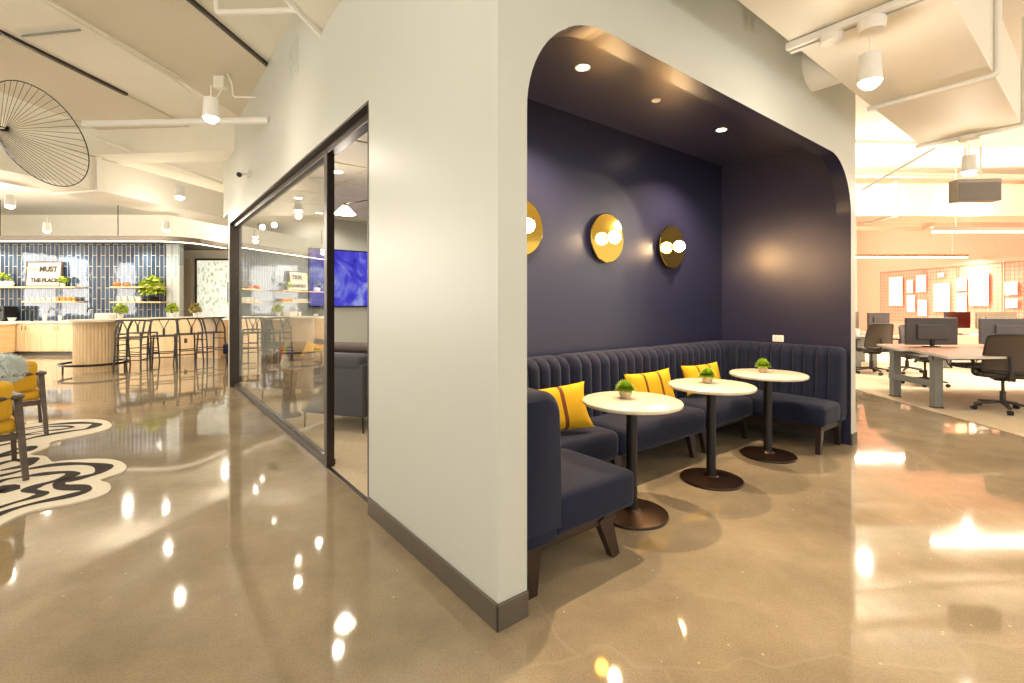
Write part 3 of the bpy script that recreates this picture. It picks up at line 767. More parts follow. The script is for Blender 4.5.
def make_lounge():
    t = thing('lounge_chair', (0,0,0), '', 'chair', 'mustard lounge chairs with dark wood frames')
    # local: back at +y... faces -y ; rear right leg at (+.31, .33)
    for sx in (-1, 1):
        link('leg', bar(BM(), (sx*.30, .22, .64), (sx*.33, .45, 0), .05, .035, .034, .03), M_OWOOD, t)
        link('leg', bar(BM(), (sx*.31, -.28, .60), (sx*.33, -.34, 0), .045, .035, .032, .03), M_OWOOD, t)
        link('side_rail', bar(BM(), (sx*.31, .30, .33), (sx*.31, -.30, .36), .03, .05), M_OWOOD, t)
    rail = spline([(-.31,-.30,.60), (-.33,-.05,.61), (-.32,.22,.635), (-.20,.36,.65), (0,.40,.655), (.20,.36,.65), (.32,.22,.635), (.33,-.05,.61), (.31,-.30,.60)], 6)
    link('arm_rail', tube(BM(), rail, .022, 10), M_OWOOD, t, smooth=True)
    link('cross_rail', bar(BM(), (-.31, .30, .33), (.31, .30, .33), .03, .05), M_OWOOD, t)
    link('seat', cushion(-.30, .30, -.33, .28, .35, .47, .045, .03), M_YVEL, t, smooth=True)
    bk = cushion(-.27, .27, -.055, .055, -.16, .16, .05, .0)
    for v in bk.verts: v.co.y -= .30*(v.co.x**2)
    bk.transform(Matrix.Translation((0, .32, .62)) @ Matrix.Rotation(-.22, 4, 'X'))
    link('backrest', bk, M_YVEL, t, smooth=True)
    return t
lc = make_lounge()
def place_lounge(o, foot, rz):
    c = Matrix.Rotation(rz, 3, 'Z') @ Vector((.33, .40, 0)); o.location = Vector((foot.x, foot.y, .012))-c; o.rotation_euler.z = rz
RZ = -2.45
def lch_rz(): return atan2(-.66, .75)
rzc = -R_(48)
# the chair faces local -y; turn it so that it looks away to the left
rz1 = R_(228)
def place_l2(o, foot, rz):
    c = Matrix.Rotation(rz, 3, 'Z') @ Vector((-.33, .45, 0)); o.location = Vector((foot.x, foot.y, .012))-c; o.rotation_euler.z = rz
place_l2(lc, fl(46.5, 436), rz1); lc['label'] = 'mustard yellow lounge chair at the far left edge, the one with a fluffy pillow'
l2 = dup(lc, (0,0,0), 0, 'mustard yellow lounge chair at the left edge nearest the viewer, on the rug'); place_l2(l2, fl(26, 482), rz1+.05)
# fluffy throw pillow
bm = BM(); rnd = random.Random(5); base_ = Matrix.Rotation(rz1, 4, 'Z')
ball(bm, (0,0,0), .145, (1, .45, .8), 20)
for i in range(2600):
    an = rnd.random()*2*pi; cz = rnd.uniform(-1, 1); s_ = sqrt(1-cz*cz)
    n = Vector((s_*cos(an)*.145, s_*sin(an)*.065, cz*.116)); d = Vector((n.x/.2, n.y/.09*.9, n.z/.16)).normalized()
    d = (d+Vector((rnd.uniform(-.5,.5), rnd.uniform(-.5,.5), rnd.uniform(-.6,.3)))).normalized()
    q = d.orthogonal().normalized()*.006; bm.faces.new([bm.verts.new(v) for v in (n-q, n+q, n+d*rnd.uniform(.04,.07))])
o = link('throw_pillow', bm, mat('pale blue fur', srgb(240,246,242), .95)); 
o.matrix_world = Matrix.Translation(at(3, 369, 4.88)) @ base_
tag(o, 'pale blue fluffy throw pillow leaning on the mustard lounge chair', 'pillow')
# ================================================================ KITCHEN, FAR LEFT
KY = 13.65
def kx(px, D=KY): return (px-512)/F*D
struct('wall_tile', bx(-16.3, kx(167), KY, KY+.15, 0, 3.3), M_TILE)
struct('wall_tile_end', bx(kx(167), kx(180), KY-.02, KY+.15, 0, 3.3), m_tile('pale glossy tile', srgb(150,165,175), srgb(190,195,190), srgb(225,215,195), .105, .62, .006, .08))
# canopy with a strip of light under its rim
YC = 12.9; ZK = 3.12
def canopy_path(off=0):
    P = [(-16.2, YC+off)]; x1 = kx(150, YC)
    P.append((x1, YC+off))
    c = (x1-.2, YC+1.3); 
    for k in range(1, 13):
        a = -pi/2+(pi/2.6)*k/12; P.append((x1+1.0*cos(a)*(1-off*.6), YC+1.0+(1.0-off)*sin(a)))
    e_ = Vector((kx(229, 14.65), 14.65)); P.append((e_.x-off*.9, e_.y+off*.3)); P.append((e_.x-.2-off, 15.3)); return P
po = canopy_path(); bm = prism(BM(), po+[(-16.2, 15.3)], ZK, ZK+.13)
t = thing('kitchen_canopy', (0,0,0), 'dark edged suspended canopy with a light strip under its rim, over the kitchen', 'canopy')
link('canopy_slab', bm, mat('taupe canopy', srgb(104,94,82), .6), t)
pi_ = [Vector((p[0], p[1], ZK-.007)) for p in canopy_path(.12)[:-1]]
link('light_strip', tube(BM(), pi_, .014, 6), M_LED, t)
for px in (118, 0):
    link('hanger_rod', tube(BM(), [(kx(px, 13.2), 13.2, ZK+.1), (kx(px, 13.2), 13.2, ZC)], .012, 6), M_BLK, t)
# base cabinets
CY = 13.0
xs = [kx(p, CY) for p in (-62, -27, 8, 41, 73)]
labs = ['light oak base cabinet with a pair of doors, farthest left in view', 'light oak base cabinet second from the left edge, under the coffee machine', 'light oak base cabinet below the leaning sign', 'light oak base cabinet just left of the round reeded bar base']
for i in range(4):
    x0, x1 = xs[i], xs[i+1]; w = x1-x0
    t = thing('base_cabinet', (x0, CY, 0), labs[i], 'cabinet', 'oak base cabinets of the kitchen')
    link('carcass', bx(0, w, .02, .62, .10, .87), M_OAKV, t)
    link('plinth', bx(0, w, .07, .6, 0, .10), M_BASE, t)
    for k in (0, 1):
        d = link('door', bx(k*w/2+.003, (k+1)*w/2-.003, 0, .02, .12, .85, bev=.002), M_OAKV, t)
        hx = w/2+(.05 if k else -.05)
        link('handle', tube(BM(), [(hx, 0, .70), (hx, -.03, .70), (hx, -.03, .80), (hx, 0, .80)], .006, 6), M_BLK, d)
o = link('worktop', bx(-16.2, xs[-1]+.5, CY-.03, KY, .87, .92, bev=.006), M_COUNTER); tag(o, 'pale stone worktop running along the tiled kitchen wall', 'worktop')
t = thing('tall_cabinet', (kx(-30, 12.6), 12.55, 0), 'light oak unit at the left edge of the kitchen', 'cabinet')
link('carcass', bx(-.4, .0+.82, 0, .42, .1, .84), M_OAK, t); link('plinth', bx(-.38, .8, .03, .4, 0, .1), M_BASE, t)
link('drawer_front', bx(.02, .80, -.02, 0, .45, .82, bev=.003), M_OAK, t); link('top_panel', bx(-.42, .84, -.03, .43, .84, .88), M_COUNTER, t)

def shelf(px0, px1, py, label):
    D = KY-.28; z = EYE+(HY-py)/F*D
    o = link('wall_shelf', bx(kx(px0, D), kx(px1, D), KY-.29, KY-.002, z-.04, z, bev=.004), M_OAK)
    tag(o, label, 'shelf', 'oak shelves on the blue tile'); return z
z1 = shelf(-40, 75, 286.5, 'upper left oak shelf on blue tile, carrying the sign')
z2 = shelf(22, 75.5, 301, 'lower left oak shelf on blue tile, carrying glasses')
z3 = shelf(109.5, 160, 286.5, 'upper right oak shelf on blue tile')
z4 = shelf(109.5, 161, 301.5, 'lower right oak shelf on blue tile, under the leafy plant')
SY = KY-.17
# the sign
t = thing('sign_board', (kx(42, SY), SY+.03, z1), 'white framed sign with large lettering leaning above the shelf', 'sign')
w, h = .96, .72
def tilt(bm): bm.transform(Matrix.Rotation(-.08, 4, 'X')); return bm
link('board', tilt(bx(-w/2, w/2, -.01, .01, .0, h)), mat('sign white', srgb(214,206,190), .6), t)
fr = BM()
for a in ((-w/2-.03, -w/2+.01, 0, h), (w/2-.01, w/2+.03, 0, h), (-w/2-.03, w/2+.03, -.0, .035), (-w/2-.03, w/2+.03, h-.035, h)): box(fr, a[0], a[1], -.02, .02, a[2], a[3])
link('frame', tilt(fr), M_OWOOD, t)
def text(name, s, size, loc, m, parent, rx=pi/2, bold=.012, rz=0, ext=.002):
    c = bpy.data.curves.new(name, 'FONT'); c.body = s; c.size = size; c.offset = bold*size; c.extrude = ext; c.align_x = 'CENTER'
    o = bpy.data.objects.new(name, c); COL.objects.link(o); bpy.context.view_layer.update()
    me = bpy.data.meshes.new_from_object(o.evaluated_get(bpy.context.evaluated_depsgraph_get()))
    bpy.data.objects.remove(o); me.materials.clear(); me.materials.append(m)
    q = bpy.data.objects.new(name, me); COL.objects.link(q); q.parent = parent; q.location = loc; q.rotation_euler = (rx, 0, rz); return q
M_INK = mat('dark ink', srgb(44,36,32), .7); M_GINK = mat('pale green ink', srgb(196,212,130), .7)
text('lettering', 'MUST', .20, (.20, -.055, .43), M_INK, t, pi/2-.08, .05)
text('lettering', 'THIS', .13, (-.29, -.055, .45), M_GINK, t, pi/2-.08, .03)
text('lettering', 'THE PLACE', .155, (.06, -.035, .13), M_INK, t, pi/2-.08, .05)
# glasses
def glass_mesh(r, h): return lathe(BM(), [(.0005, .004), (r*.82, .004), (r, h), (r-.003, h), (r*.8, .008), (.0005, .008)], 14, caps=False)
M_DG = mat('frosted glassware', srgb(200,206,200), .15, spec=.8); M_AG = mat('amber glassware', srgb(216,150,60), .15)
def shelf_glasses(px0, px1, n, z, m, name, labf, group, r=.04, h=.11):
    for i in range(n):
        px = px0+(px1-px0)*(i+.5)/n
        o = link(name, glass_mesh(r, h), m, None, (kx(px, SY), SY+.02*(i % 2), z), smooth=True)
        tag(o, labf, name.replace('_', ' '), group)
shelf_glasses(27, 57, 11, z2, M_DG, 'drinking_glass', 'clear drinking glass in the row on the lower left shelf', 'clear glasses on the lower left shelf')
shelf_glasses(57, 75, 6, z2, M_AG, 'amber_glass', 'amber drinking glass at the right end of the lower left shelf', 'amber glasses on the lower left shelf')
shelf_glasses(118, 142, 7, z4, M_DG, 'drinking_glass', 'clear drinking glass in the row on the lower right shelf', 'clear glasses on the lower right shelf', .05, .15)
M_TERR = mat('terracotta', srgb(190,110,60), .6)
for px, zz, r, h, lab in ((117, z3, .10, .13, 'terracotta pot on the upper right shelf, left end'), (127, z3, .08, .10, 'small orange bowl on the upper right shelf'), (9, z1, .12, .16, 'pale round canister on the upper left shelf beside the sign')):
    o = link('ceramic_pot', lathe(BM(), [(.0005, 0), (r*.7, 0), (r, h*.5), (r*.8, h), (r*.7, h), (r*.6, h*.8), (.0005, h*.7)], 20), M_TERR if px > 100 else M_WHITE, None, (kx(px, SY), SY, zz), smooth=True)
    tag(o, lab, 'pot')
def bush(name, loc, r, h, n, lab, potr=.07, poth=.12, lw=.03, sd=1, m=M_LEAFD, pm=M_WHITE):
    t = thing(name, loc, lab, 'plant')
    link('pot', lathe(BM(), [(potr*.75, 0), (potr, poth), (potr*.9, poth), (.0005, poth*.8)], 18), pm, t, smooth=True)
    rnd = random.Random(sd); bm = BM()
    for i in range(n):
        an = rnd.random()*2*pi; el = rnd.uniform(0, 2.1); rr = rnd.uniform(.3, 1)
        c = Vector((sin(el)*cos(an)*r*rr, sin(el)*sin(an)*r*.7*rr, poth+h*.35+cos(el)*h*.6*rr))
        d = Vector((rnd.uniform(-1,1), rnd.uniform(-1,1), rnd.uniform(-.8,.8))).normalized(); s = d.orthogonal().normalized()
        L = lw*rnd.uniform(1, 1.8)
        bm.faces.new([bm.verts.new(v) for v in (c-d*L, c+s*L*.55, c+d*L, c-s*L*.55)])
    link('foliage', bm, m, t)
    st = BM()
    for k in range(5): an = k*1.3; tube(st, [(0,0,poth*.7), (cos(an)*r*.4, sin(an)*r*.3, poth+h*.5)], .006, 5)
    link('stem', st, M_OWOOD, t); return t
bush('shelf_plant', (kx(63, SY), SY, z1), .15, .20, 130, 'yellow green trailing plant on the upper left shelf beside the sign', .06, .10, .035, 3)
bush('shelf_plant', (kx(152, SY), SY, z4), .36, .62, 420, 'large leafy plant on the lower right shelf against blue tile', .12, .14, .045, 4, pm=M_BLK)
bush('shelf_plant', (kx(3, SY), SY, z1), .22, .26, 90, 'thin leafy sprig at the left end of the upper left shelf', .06, .14, .03, 5)
# worktop items
wy = KY-.35
t = thing('coffee_machine', (kx(4, wy), wy, .92), 'black coffee machine on the worktop at the left edge', 'coffee machine')
link('body', bx(-.22, .16, -.15, .22, 0, .42, bev=.02), M_BLK, t); link('drip_tray', bx(-.18, .12, -.28, -.15, 0, .05, bev=.005), M_STEEL, t); link('spout', bx(-.06, .02, -.25, -.15, .28, .36, bev=.01), M_BLK, t)
def faucet(px, D, z, lab, s=1):
    t = thing('faucet', (kx(px, D), D, z), lab, 'faucet')
    link('base', lathe(BM(), [(.0005, 0), (.03, 0), (.028, .03), (.0005, .03)], 16), M_BLK, t)
    link('spout', tube(BM(), spline([(0,0,.02), (0,0,.26*s), (-.05,0,.36*s), (-.13,0,.38*s), (-.20,0,.33*s), (-.21,0,.25*s)], 5), .016, 8), M_BLK, t, smooth=True)
    link('handle', tube(BM(), [(.0,0,.08), (.06,0,.12)], .01, 6), M_BLK, t)
faucet(95, wy, .92, 'black arched faucet behind the reeded bar base')
faucet(32, wy, .92, 'black faucet on the left worktop below the glasses', .9)
for px, r, h, lab in ((12, .10, .10, 'white bowl beside the coffee machine'), (60, .05, .16, 'white mug left of the arched faucet'), (45, .06, .2, 'pale bottle below the glasses shelf')):
    o = link('crockery', lathe(BM(), [(.0005, 0), (r*.6, 0), (r, h), (r*.9, h), (.0005, h*.3)], 18), M_WHITE, None, (kx(px, wy), wy, .92), smooth=True); tag(o, lab, 'crockery')

# bar counter
bd = Vector((.33, .944, 0)).normalized(); bn = Vector((bd.y, -bd.x, 0)); bc = Vector((-8.72, 9.98, 0)); BLn = 2.65
t = thing('bar_counter', bc, 'long pale bar counter with a rounded end on a reeded oak drum base', 'counter', None, atan2(bd.y, bd.x))
pts = [(0+.50*cos(a), .50*sin(a)) for a in [pi/2+pi*k/16 for k in range(17)]]+[(BLn, -.5), (BLn, .5)]
link('countertop', prism(BM(), pts, 1.03, 1.075), M_COUNTER, t)
bm = BM(); n = 36
prof = []
for k in range(n*4):
    a = 2*pi*k/(n*4); r = .34+.012*abs(sin(a*n/2)); prof.append((r*cos(a), r*sin(a)))
link('drum_base', prism(BM(), prof, .0, 1.03), M_OAKV, t)
link('end_panel', bx(BLn-.12, BLn-.04, -.35, .35, 0, 1.03), M_OAKV, t)
fr = [(.56*cos(a), .56*sin(a), .17) for a in [pi/2+pi*k/20 for k in range(21)]]
fr2 = [(.56*cos(a), .56*sin(a), .17) for a in [pi/2+2*pi*k/40 for k in range(40)]]
link('foot_rail', tube(BM(), fr2, .024, 8, closed=True), M_BLK, t, smooth=True)
for p in ((0, .56), (0, -.56), (-.56, 0), (.56, 0)): link('rail_post', tube(BM(), [(p[0], p[1], 0), (p[0], p[1], .17)], .016, 8), M_BLK, t)
for s, lab, pw in ((.6, 'leafy green plant in a white pot on the bar, left one', 1), (1.75, 'yellow green plant in a white pot on the bar, middle one', 2), (2.35, 'dry brownish plant at the far end of the bar', 3)):
    p = bc+bd*s-bn*.2+Vector((0,0,1.075)); bush('bar_plant', p, .16, .26, 130, lab, .06, .10, .035, 20+pw, m=(M_LEAFD if pw < 3 else mat('dry olive leaf', srgb(150,140,70), .7)))
o = link('napkin_box', bx(-.16, .16, -.1, .1, 0, .13, bev=.02), M_WHITE, None, bc+bd*.25-bn*.1+Vector((0,0,1.075))); tag(o, 'white low box on the rounded end of the bar', 'box')

def make_stool():
    t = thing('bar_stool', (0,0,0), '', 'stool', 'dark wishbone bar stools')
    M = mat('charcoal painted wood', srgb(66,66,66), .5)
    bt = []
    for sx in (-1, 1):
        link('leg', tube(BM(), [(sx*.19, -.17, .72), (sx*.22, -.22, 0)], [.019, .016], 8), M, t, smooth=True)
        top = (sx*.20, .08, 1.02)
        link('leg', tube(BM(), spline([(sx*.24, .25, 0), (sx*.225, .21, .55), (sx*.24, .17, .80), (sx*.23, .08, .98), (sx*.21, .0, 1.05)], 6), [.017]*12+[.020]*13, 8), M, t, smooth=True)
        for z in (.25, .55): link('side_stretcher', tube(BM(), [(sx*.215, -.20, z), (sx*.235, .225, z)], .011, 6), M, t)
        link('side_rail', tube(BM(), [(sx*.195, -.17, .70), (sx*.225, .20, .70)], .015, 6), M, t)
    hoop = spline([(-.27,-.12,1.04), (-.27,.05,1.05), (-.20,.20,1.065), (0,.25,1.07), (.20,.20,1.065), (.27,.05,1.05), (.27,-.12,1.04)], 6)
    link('top_hoop', tube(BM(), hoop, .017, 8), M, t, smooth=True)
    bm = BM(); bar(bm, (0, .215, .70), (0, .225, .86), .045, .015); bar(bm, (0, .225, .85), (-.09, .235, 1.06), .035, .014); bar(bm, (0, .225, .85), (.09, .235, 1.06), .035, .014)
    link('wishbone_splat', bm, M, t)
    for y, z in ((-.19, .33), (.225, .33), (-.20, .20)): link('cross_stretcher', tube(BM(), [(-.21, y, z), (.21, y, z)], .011, 6), M, t)
    link('front_rail', tube(BM(), [(-.195, -.17, .70), (.195, -.17, .70)], .015, 6), M, t); link('rear_rail', tube(BM(), [(-.225, .20, .70), (.225, .20, .70)], .015, 6), M, t)
    link('seat', bx(-.19, .19, -.16, .19, .695, .72, bev=.008), mat('grey paper cord', srgb(96,88,78), .9, noise=.2, nscale=200), t)
    return t
rzs = atan2(bn.y, bn.x)-pi/2      # local +y (the back) points away from the bar
sl_ = [('near', .95), ('second', 1.5), ('third', 2.05), ('far', 2.6)]
first = None
sdat = [(Vector((-7.90, 9.95, 0)), R_(-165), 'dark wishbone bar stool nearest the reeded drum base'), (Vector((-7.68, 10.53, 0)), R_(-145), 'dark wishbone bar stool, second from the drum base'),
        (Vector((-7.57, 11.14, 0)), R_(-128), 'dark wishbone bar stool, third from the drum base'), (Vector((-7.42, 11.74, 0)), R_(-115), 'dark wishbone bar stool farthest from the drum base, by the window'),
        (Vector((-9.15, 10.95, 0)), rzs+pi, 'dark wishbone bar stool on the kitchen side of the bar, nearer one'), (Vector((-8.95, 11.6, 0)), rzs+pi, 'dark wishbone bar stool on the kitchen side of the bar, farther one')]
for p, r, lab in sdat:
    if first is None: first = make_stool(); first.location = p; first.rotation_euler.z = r; first['label'] = lab
    else: dup(first, p, r, lab)

# low oak partition, window, navy bench end
o = link('low_partition', bx(-10.5, -7.3, 12.75, 12.87, 0, .98, bev=.004), M_OAKV); tag(o, 'low light oak partition seen behind the bar stools', 'partition')
o = link('outlet_plate', bx(-.04, .04, -.008, 0, -.06, .06, bev=.002), M_PLAS, None, (kx(185.5, 12.74), 12.75, .42)); tag(o, 'dark outlet plate on the low oak partition', 'outlet')
wn = BM(); x0, x1 = kx(198, 15.4), kx(250, 15.4)
box(wn, x0-.05, x1, 15.33, 15.4, .6, .66); box(wn, x0-.05, x1, 15.33, 15.4, 2.80, 2.86); box(wn, x0-.06, x0, 15.33, 15.4, .6, 2.86)
wv = struct('window_2', wn, M_BASE)
mp = mat('patterned window film', srgb(225,228,210), .5)
N, L, b = nodes(mp); tc = N.new('ShaderNodeTexCoord'); v = N.new('ShaderNodeTexVoronoi'); v.inputs['Scale'].default_value = 7
mpp = N.new('ShaderNodeMapping'); mpp.inputs['Scale'].default_value = (1.6, 1, .8); mpp.inputs['Rotation'].default_value = (0, .6, 0)
L.new(tc.outputs['Object'], mpp.inputs[0]); L.new(mpp.outputs[0], v.inputs['Vector'])
r = N.new('ShaderNodeValToRGB'); e = r.color_ramp.elements; e[0].position = .2; e[0].color = srgb(170,196,150); e[1].position = .42; e[1].color = srgb(244,242,226)
L.new(v.outputs['Distance'], r.inputs[0]); L.new(r.outputs[0], b.inputs['Base Color']); L.new(r.outputs[0], b.inputs['Emission Color']); b.inputs['Emission Strength'].default_value = 1.0
link('pane', bx(x0, x1, 15.36, 15.38, .66, 2.80), mp, wv)
struct('trim_3', bx(kx(183, 15.4), kx(192, 15.4), 15.34, 15.4, .3, 2.86), M_COUNTER)
for px, c, lab in ((219, srgb(214,160,70), 'ochre'), (223, srgb(200,80,60), 'red'), (221, srgb(60,50,44), 'black')):
    pass
o = link('wall_artwork', bx(kx(226, 15.2)-.0, kx(236, 15.2), 15.25, 15.28, 1.45, 2.1), mat('soft blue print', srgb(180,200,225), .6)); tag(o, 'pale blue print leaning by the patterned window', 'artwork')
t = thing('lounge_bench', (kx(226.5, 10.9), 10.9, 0), 'navy upholstered bench end showing left of the glazing', 'bench')
link('seat', bx(-.10, .9, 0, .6, .25, .48, bev=.04, seg=4), M_VEL, t, smooth=True); link('backrest', bx(.05, .9, .3, .6, .45, 1.0, bev=.05, seg=4), M_VEL, t, smooth=True); link('plinth', bx(-.02, .86, .06, .56, 0, .25), M_BLK, t)
# ================================================================ MEETING ROOM
t = thing('television', B(3.58, BLK-.30, 1.913), 'large wall television showing a blue swirling picture, seen through the doorway', 'television', None, BROT)
link('casing', bx(-1.0, 1.0, -.07, -.01, -.575, .575, bev=.01), M_BLK, t)
ms = mat('blue screen', (0,0,0,1), .3)
N, L, b = nodes(ms); tc = N.new('ShaderNodeTexCoord'); n = N.new('ShaderNodeTexNoise'); n.inputs['Scale'].default_value = 1.6; n.inputs['Detail'].default_value = 7; n.inputs['Distortion'].default_value = 1.6
L.new(tc.outputs['Object'], n.inputs['Vector']); r = N.new('ShaderNodeValToRGB'); e = r.color_ramp.elements
e[0].position = .36; e[0].color = srgb(44,36,190); e[1].position = .66; e[1].color = srgb(170,180,250); x_ = r.color_ramp.elements.new(.5); x_.color = srgb(84,80,232)
L.new(n.outputs['Fac'], r.inputs[0]); L.new(r.outputs[0], b.inputs['Emission Color']); b.inputs['Emission Strength'].default_value = .9
link('screen', bx(-.975, .975, -.075, -.069, -.55, .55), ms, t)
def msofa(name, loc, rz, w, label, cat, open_back=False):
    t = thing(name, loc, label, cat, None, rz)
    link('seat_base', bx(-w/2, w/2, -.38, .36, .17, .40, bev=.03, seg=3), M_GREYF, t, smooth=True)
    link('seat_cushion', cushion(-w/2+.10, w/2-.10, -.24, .37, .38, .50, .04, .02), M_TAUPE, t, smooth=True)
    link('backrest', bx(-w/2, w/2, -.40, -.26, .17, .75, bev=.03, seg=3), M_GREYF, t, smooth=True)
    link('back_cushion', bx(-w/2+.02, w/2-.02, -.41, -.20, .66, (.80 if name == 'loveseat' else .85), bev=.065, seg=5), M_TAUPE if name == 'loveseat' else M_GREYF, t, smooth=True)
    for s in (-1, 1):
        link('armrest', bx(s*w/2-(.10 if s > 0 else 0), s*w/2+(.10 if s < 0 else 0), -.38, .34, .17, .64, bev=.03, seg=3), M_TAUPE, t, smooth=True)
        for y in (-.36, .33): link('leg', tube(BM(), [(s*(w/2-.04), y, .2), (s*(w/2-.03), y, 0)], [.012, .008], 8), M_BLK, t)
    return t
fA = fl(359.5, 434); fB = fl(302.8, 427.6); u_ = (fA-fB).normalized(); wA = .86
rA = atan2(u_.y, u_.x); nA = Vector((-u_.y, u_.x, 0))
msofa('armchair', (fA+fB)/2+nA*.36+Vector((.03,0,.006)), rA, wA, 'grey upholstered armchair with its back to the doorway', 'armchair')
cB = Vector((-2.88, 7.15, .006)); msofa('loveseat', cB, pi+rA*.6, 1.5, 'grey and taupe loveseat behind the armchair, with a yellow cushion', 'sofa')
cC = Vector((-3.25, 6.2, .006)); 
o = link('cushion', pillow_mesh(.32, .26, .10, ()), [M_YVEL], None, smooth=True)
o.matrix_world = Matrix.Translation(cB+Vector((-.12, .02, .68))) @ Matrix.Rotation(rA*.6, 4, 'Z') @ Matrix.Rotation(-.35, 4, 'X') @ Matrix.Rotation(.3, 4, 'Y'); tag(o, 'yellow cushion on the loveseat inside the meeting room', 'cushion')
t = thing('side_table', Vector((-2.78, 5.95, .006)), 'small wooden side table with a pedestal, behind the glass', 'table')
link('tabletop', lathe(BM(), [(.0005,.57),(.22,.57),(.23,.585),(.22,.60),(.0005,.60)], 32), M_OWOOD, t, smooth=True)
link('pedestal', lathe(BM(), [(.15,0),(.10,.05),(.07,.3),(.12,.57)], 24), M_BLK, t, smooth=True)
t = thing('rainbow_ornament', Vector((-2.82, 5.92, .606)), 'small white vase with a rainbow coloured top on the side table', 'ornament')
link('vase', lathe(BM(), [(.0005,0),(.04,0),(.05,.06),(.035,.14),(.03,.16),(.0005,.16)], 18), M_WHITE, t, smooth=True)
for k, c in enumerate((srgb(90,60,170), srgb(40,110,200), srgb(60,160,70), srgb(240,200,40), srgb(240,130,40), srgb(215,50,45))):
    bm = BM(); an = R_(20+24*k); bar(bm, (0,0,.16), (.10*cos(an), 0, .16+.13*sin(an)), .03, .03, .012, .012); link('rainbow_petal', bm, mat('rainbow %d' % k, c, .6), t)
# cone pendants and recessed lights inside
t = thing('cone_pendant', at(345, 214, 5.8), 'pleated pale cone pendant glowing inside the meeting room', 'light')
link('shade', lathe(BM(), [(.03, .10), (.125, 0), (.118, 0), (.026, .09)], 28, caps=False), M_LAMP, t)
link('cap', lathe(BM(), [(.0005,.13),(.03,.13),(.034,.09),(.0005,.09)], 16), M_BRASS, t)
link('arm', tube(BM(), [(0,0,.12), (.30, .1, .20), (.30, .1, 3.1-(EYE+(HY-214)/F*5.8))], .008, 6), M_BLK, t)
lamp('cone_light', 'POINT', at(345, 219, 5.75), 25, WARM, .06)
def rl(px, py, lab, i):
    p = ceilp(px, py, 3.1); 
    if i: o = dup(rl0, p, 0, lab)
    return p
p = ceilp(298, 198, 3.1)
rl0 = thing('recessed_light', p, 'glowing recessed ceiling light behind the glass, left one', 'light', 'recessed lights in the meeting room')
link('trim_ring', lathe(BM(), [(.055,0),(.075,-.006),(.08,0)], 28, caps=False), M_WHITE, rl0); link('lens', lathe(BM(), [(.0005,-.003),(.055,-.003)], 24, caps=False), M_LAMP, rl0)
dup(rl0, ceilp(338, 172, 3.1), 0, 'glowing recessed ceiling light seen through the doorway near its top'); dup(rl0, ceilp(319, 213, 3.1), 0, 'glowing recessed ceiling light behind the glass beside the dark mullion')
for q in (ceilp(298,198,3.1), ceilp(338,172,3.1), ceilp(319,213,3.1), B(3.6, 4.4, 3.1), B(3.8, 6.6, 3.1), B(3.8, 8.6, 3.1), B(2.0, 4.4, 3.1)): lamp('meeting_spot_and_fill', 'SPOT', q+Vector((0,0,-.05)), 40, (1,.88,.74), .05, spot=160, blend=.5)  # spots placed in block plan have no fixture, added to light the room
bm = BM()
for k in range(1, 8): box(bm, W1+.14, AR, AB+T+k*.9-.008, AB+T+k*.9+.008, 3.088, 3.102)
for k in range(1, 5): box(bm, W1+.14+k*.9-.008, W1+.14+k*.9+.008, AB+T, BLK-.3, 3.088, 3.102)
struct('trim_4', bm, M_DUCT, BROT)

# ================================================================ OFFICE, RIGHT
M_DTOP = m_wood('walnut laminate top', srgb(116,68,28), srgb(148,92,44), (1,10,1), .6)
M_EDGE = mat('white desk edge', srgb(214,206,190), .5)
def desk(loc, rz, w, d, label, skew=0, legs=((.35,), ), lx=(.25, -.25)):
    t = thing('desk', loc, label, 'desk', 'workstations of the open office', rz)
    bm = BM(); poly = [(0, 0), (w, 0), (w, d), (skew, d)]
    prism(bm, poly, .715, .74, 0, 1); link('desktop', bm, [M_DTOP, M_EDGE], t)
    link('under_tray', bx(.4, w-.3, d*.55, d*.8, .60, .68, bev=.01), M_BLK, t)
    for x in lx:
        xx = x if x > 0 else w+x
        for y in (.12, ) if d < 1 else (.12, d-.12):
            link('leg', bx(xx-.045, xx+.045, y+.16, y+.24, .015, .68, bev=.004), M_GMETAL, t)
        link('foot', bx(xx-.04, xx+.04, .1, d-.1, 0.006, .03, bev=.004), M_GMETAL, t)
        link('cross_member', bx(xx-.03, xx+.03, .04, d-.04, .66, .715, bev=.004), M_GMETAL, t)
    return t
# the near bench of two facing desks, its end frame seen obliquely
dn = Vector((5.44, 5.94, 0))
def bench_desk(P, legs, label):
    t = thing('desk', P[0], label, 'desk', 'workstations of the open office')
    o0 = P[0]; bm = BM(); prism(bm, [(p.x-o0.x, p.y-o0.y) for p in P], .712, .742, 0, 1); link('desktop', bm, [M_DTOP, M_EDGE], t)
    for q in legs:
        x, y = q[0]-o0.x, q[1]-o0.y
        link('leg', bx(x-.055, x+.055, y-.045, y+.045, .006, .70, bev=.004), M_GMETAL, t)
        link('foot_pad', bx(x-.06, x+.06, y-.05, y+.05, .006, .02, bev=.002), M_BLK, t)
    return t
V2 = lambda x, y: Vector((x, y, 0))
t = bench_desk([V2(5.44,5.95), V2(10.6,6.1), V2(10.6,6.75), V2(5.80,6.95)], [(5.71,6.42), (8.1,6.42), (10.2,6.42)], 'walnut topped desk nearest the viewer in the open office, front half of the pair')
link('cross_member', bx(.27-.03, .27+.03, .5, 1.25, .28, .36, bev=.004), M_GMETAL, t)
link('top_bar', bx(.2, 4.9, .46, .52, .64, .70, bev=.004), M_GMETAL, t)
link('cable_tray', bx(.9, 4.6, .7, .95, .50, .56, bev=.01), M_BLK, t)
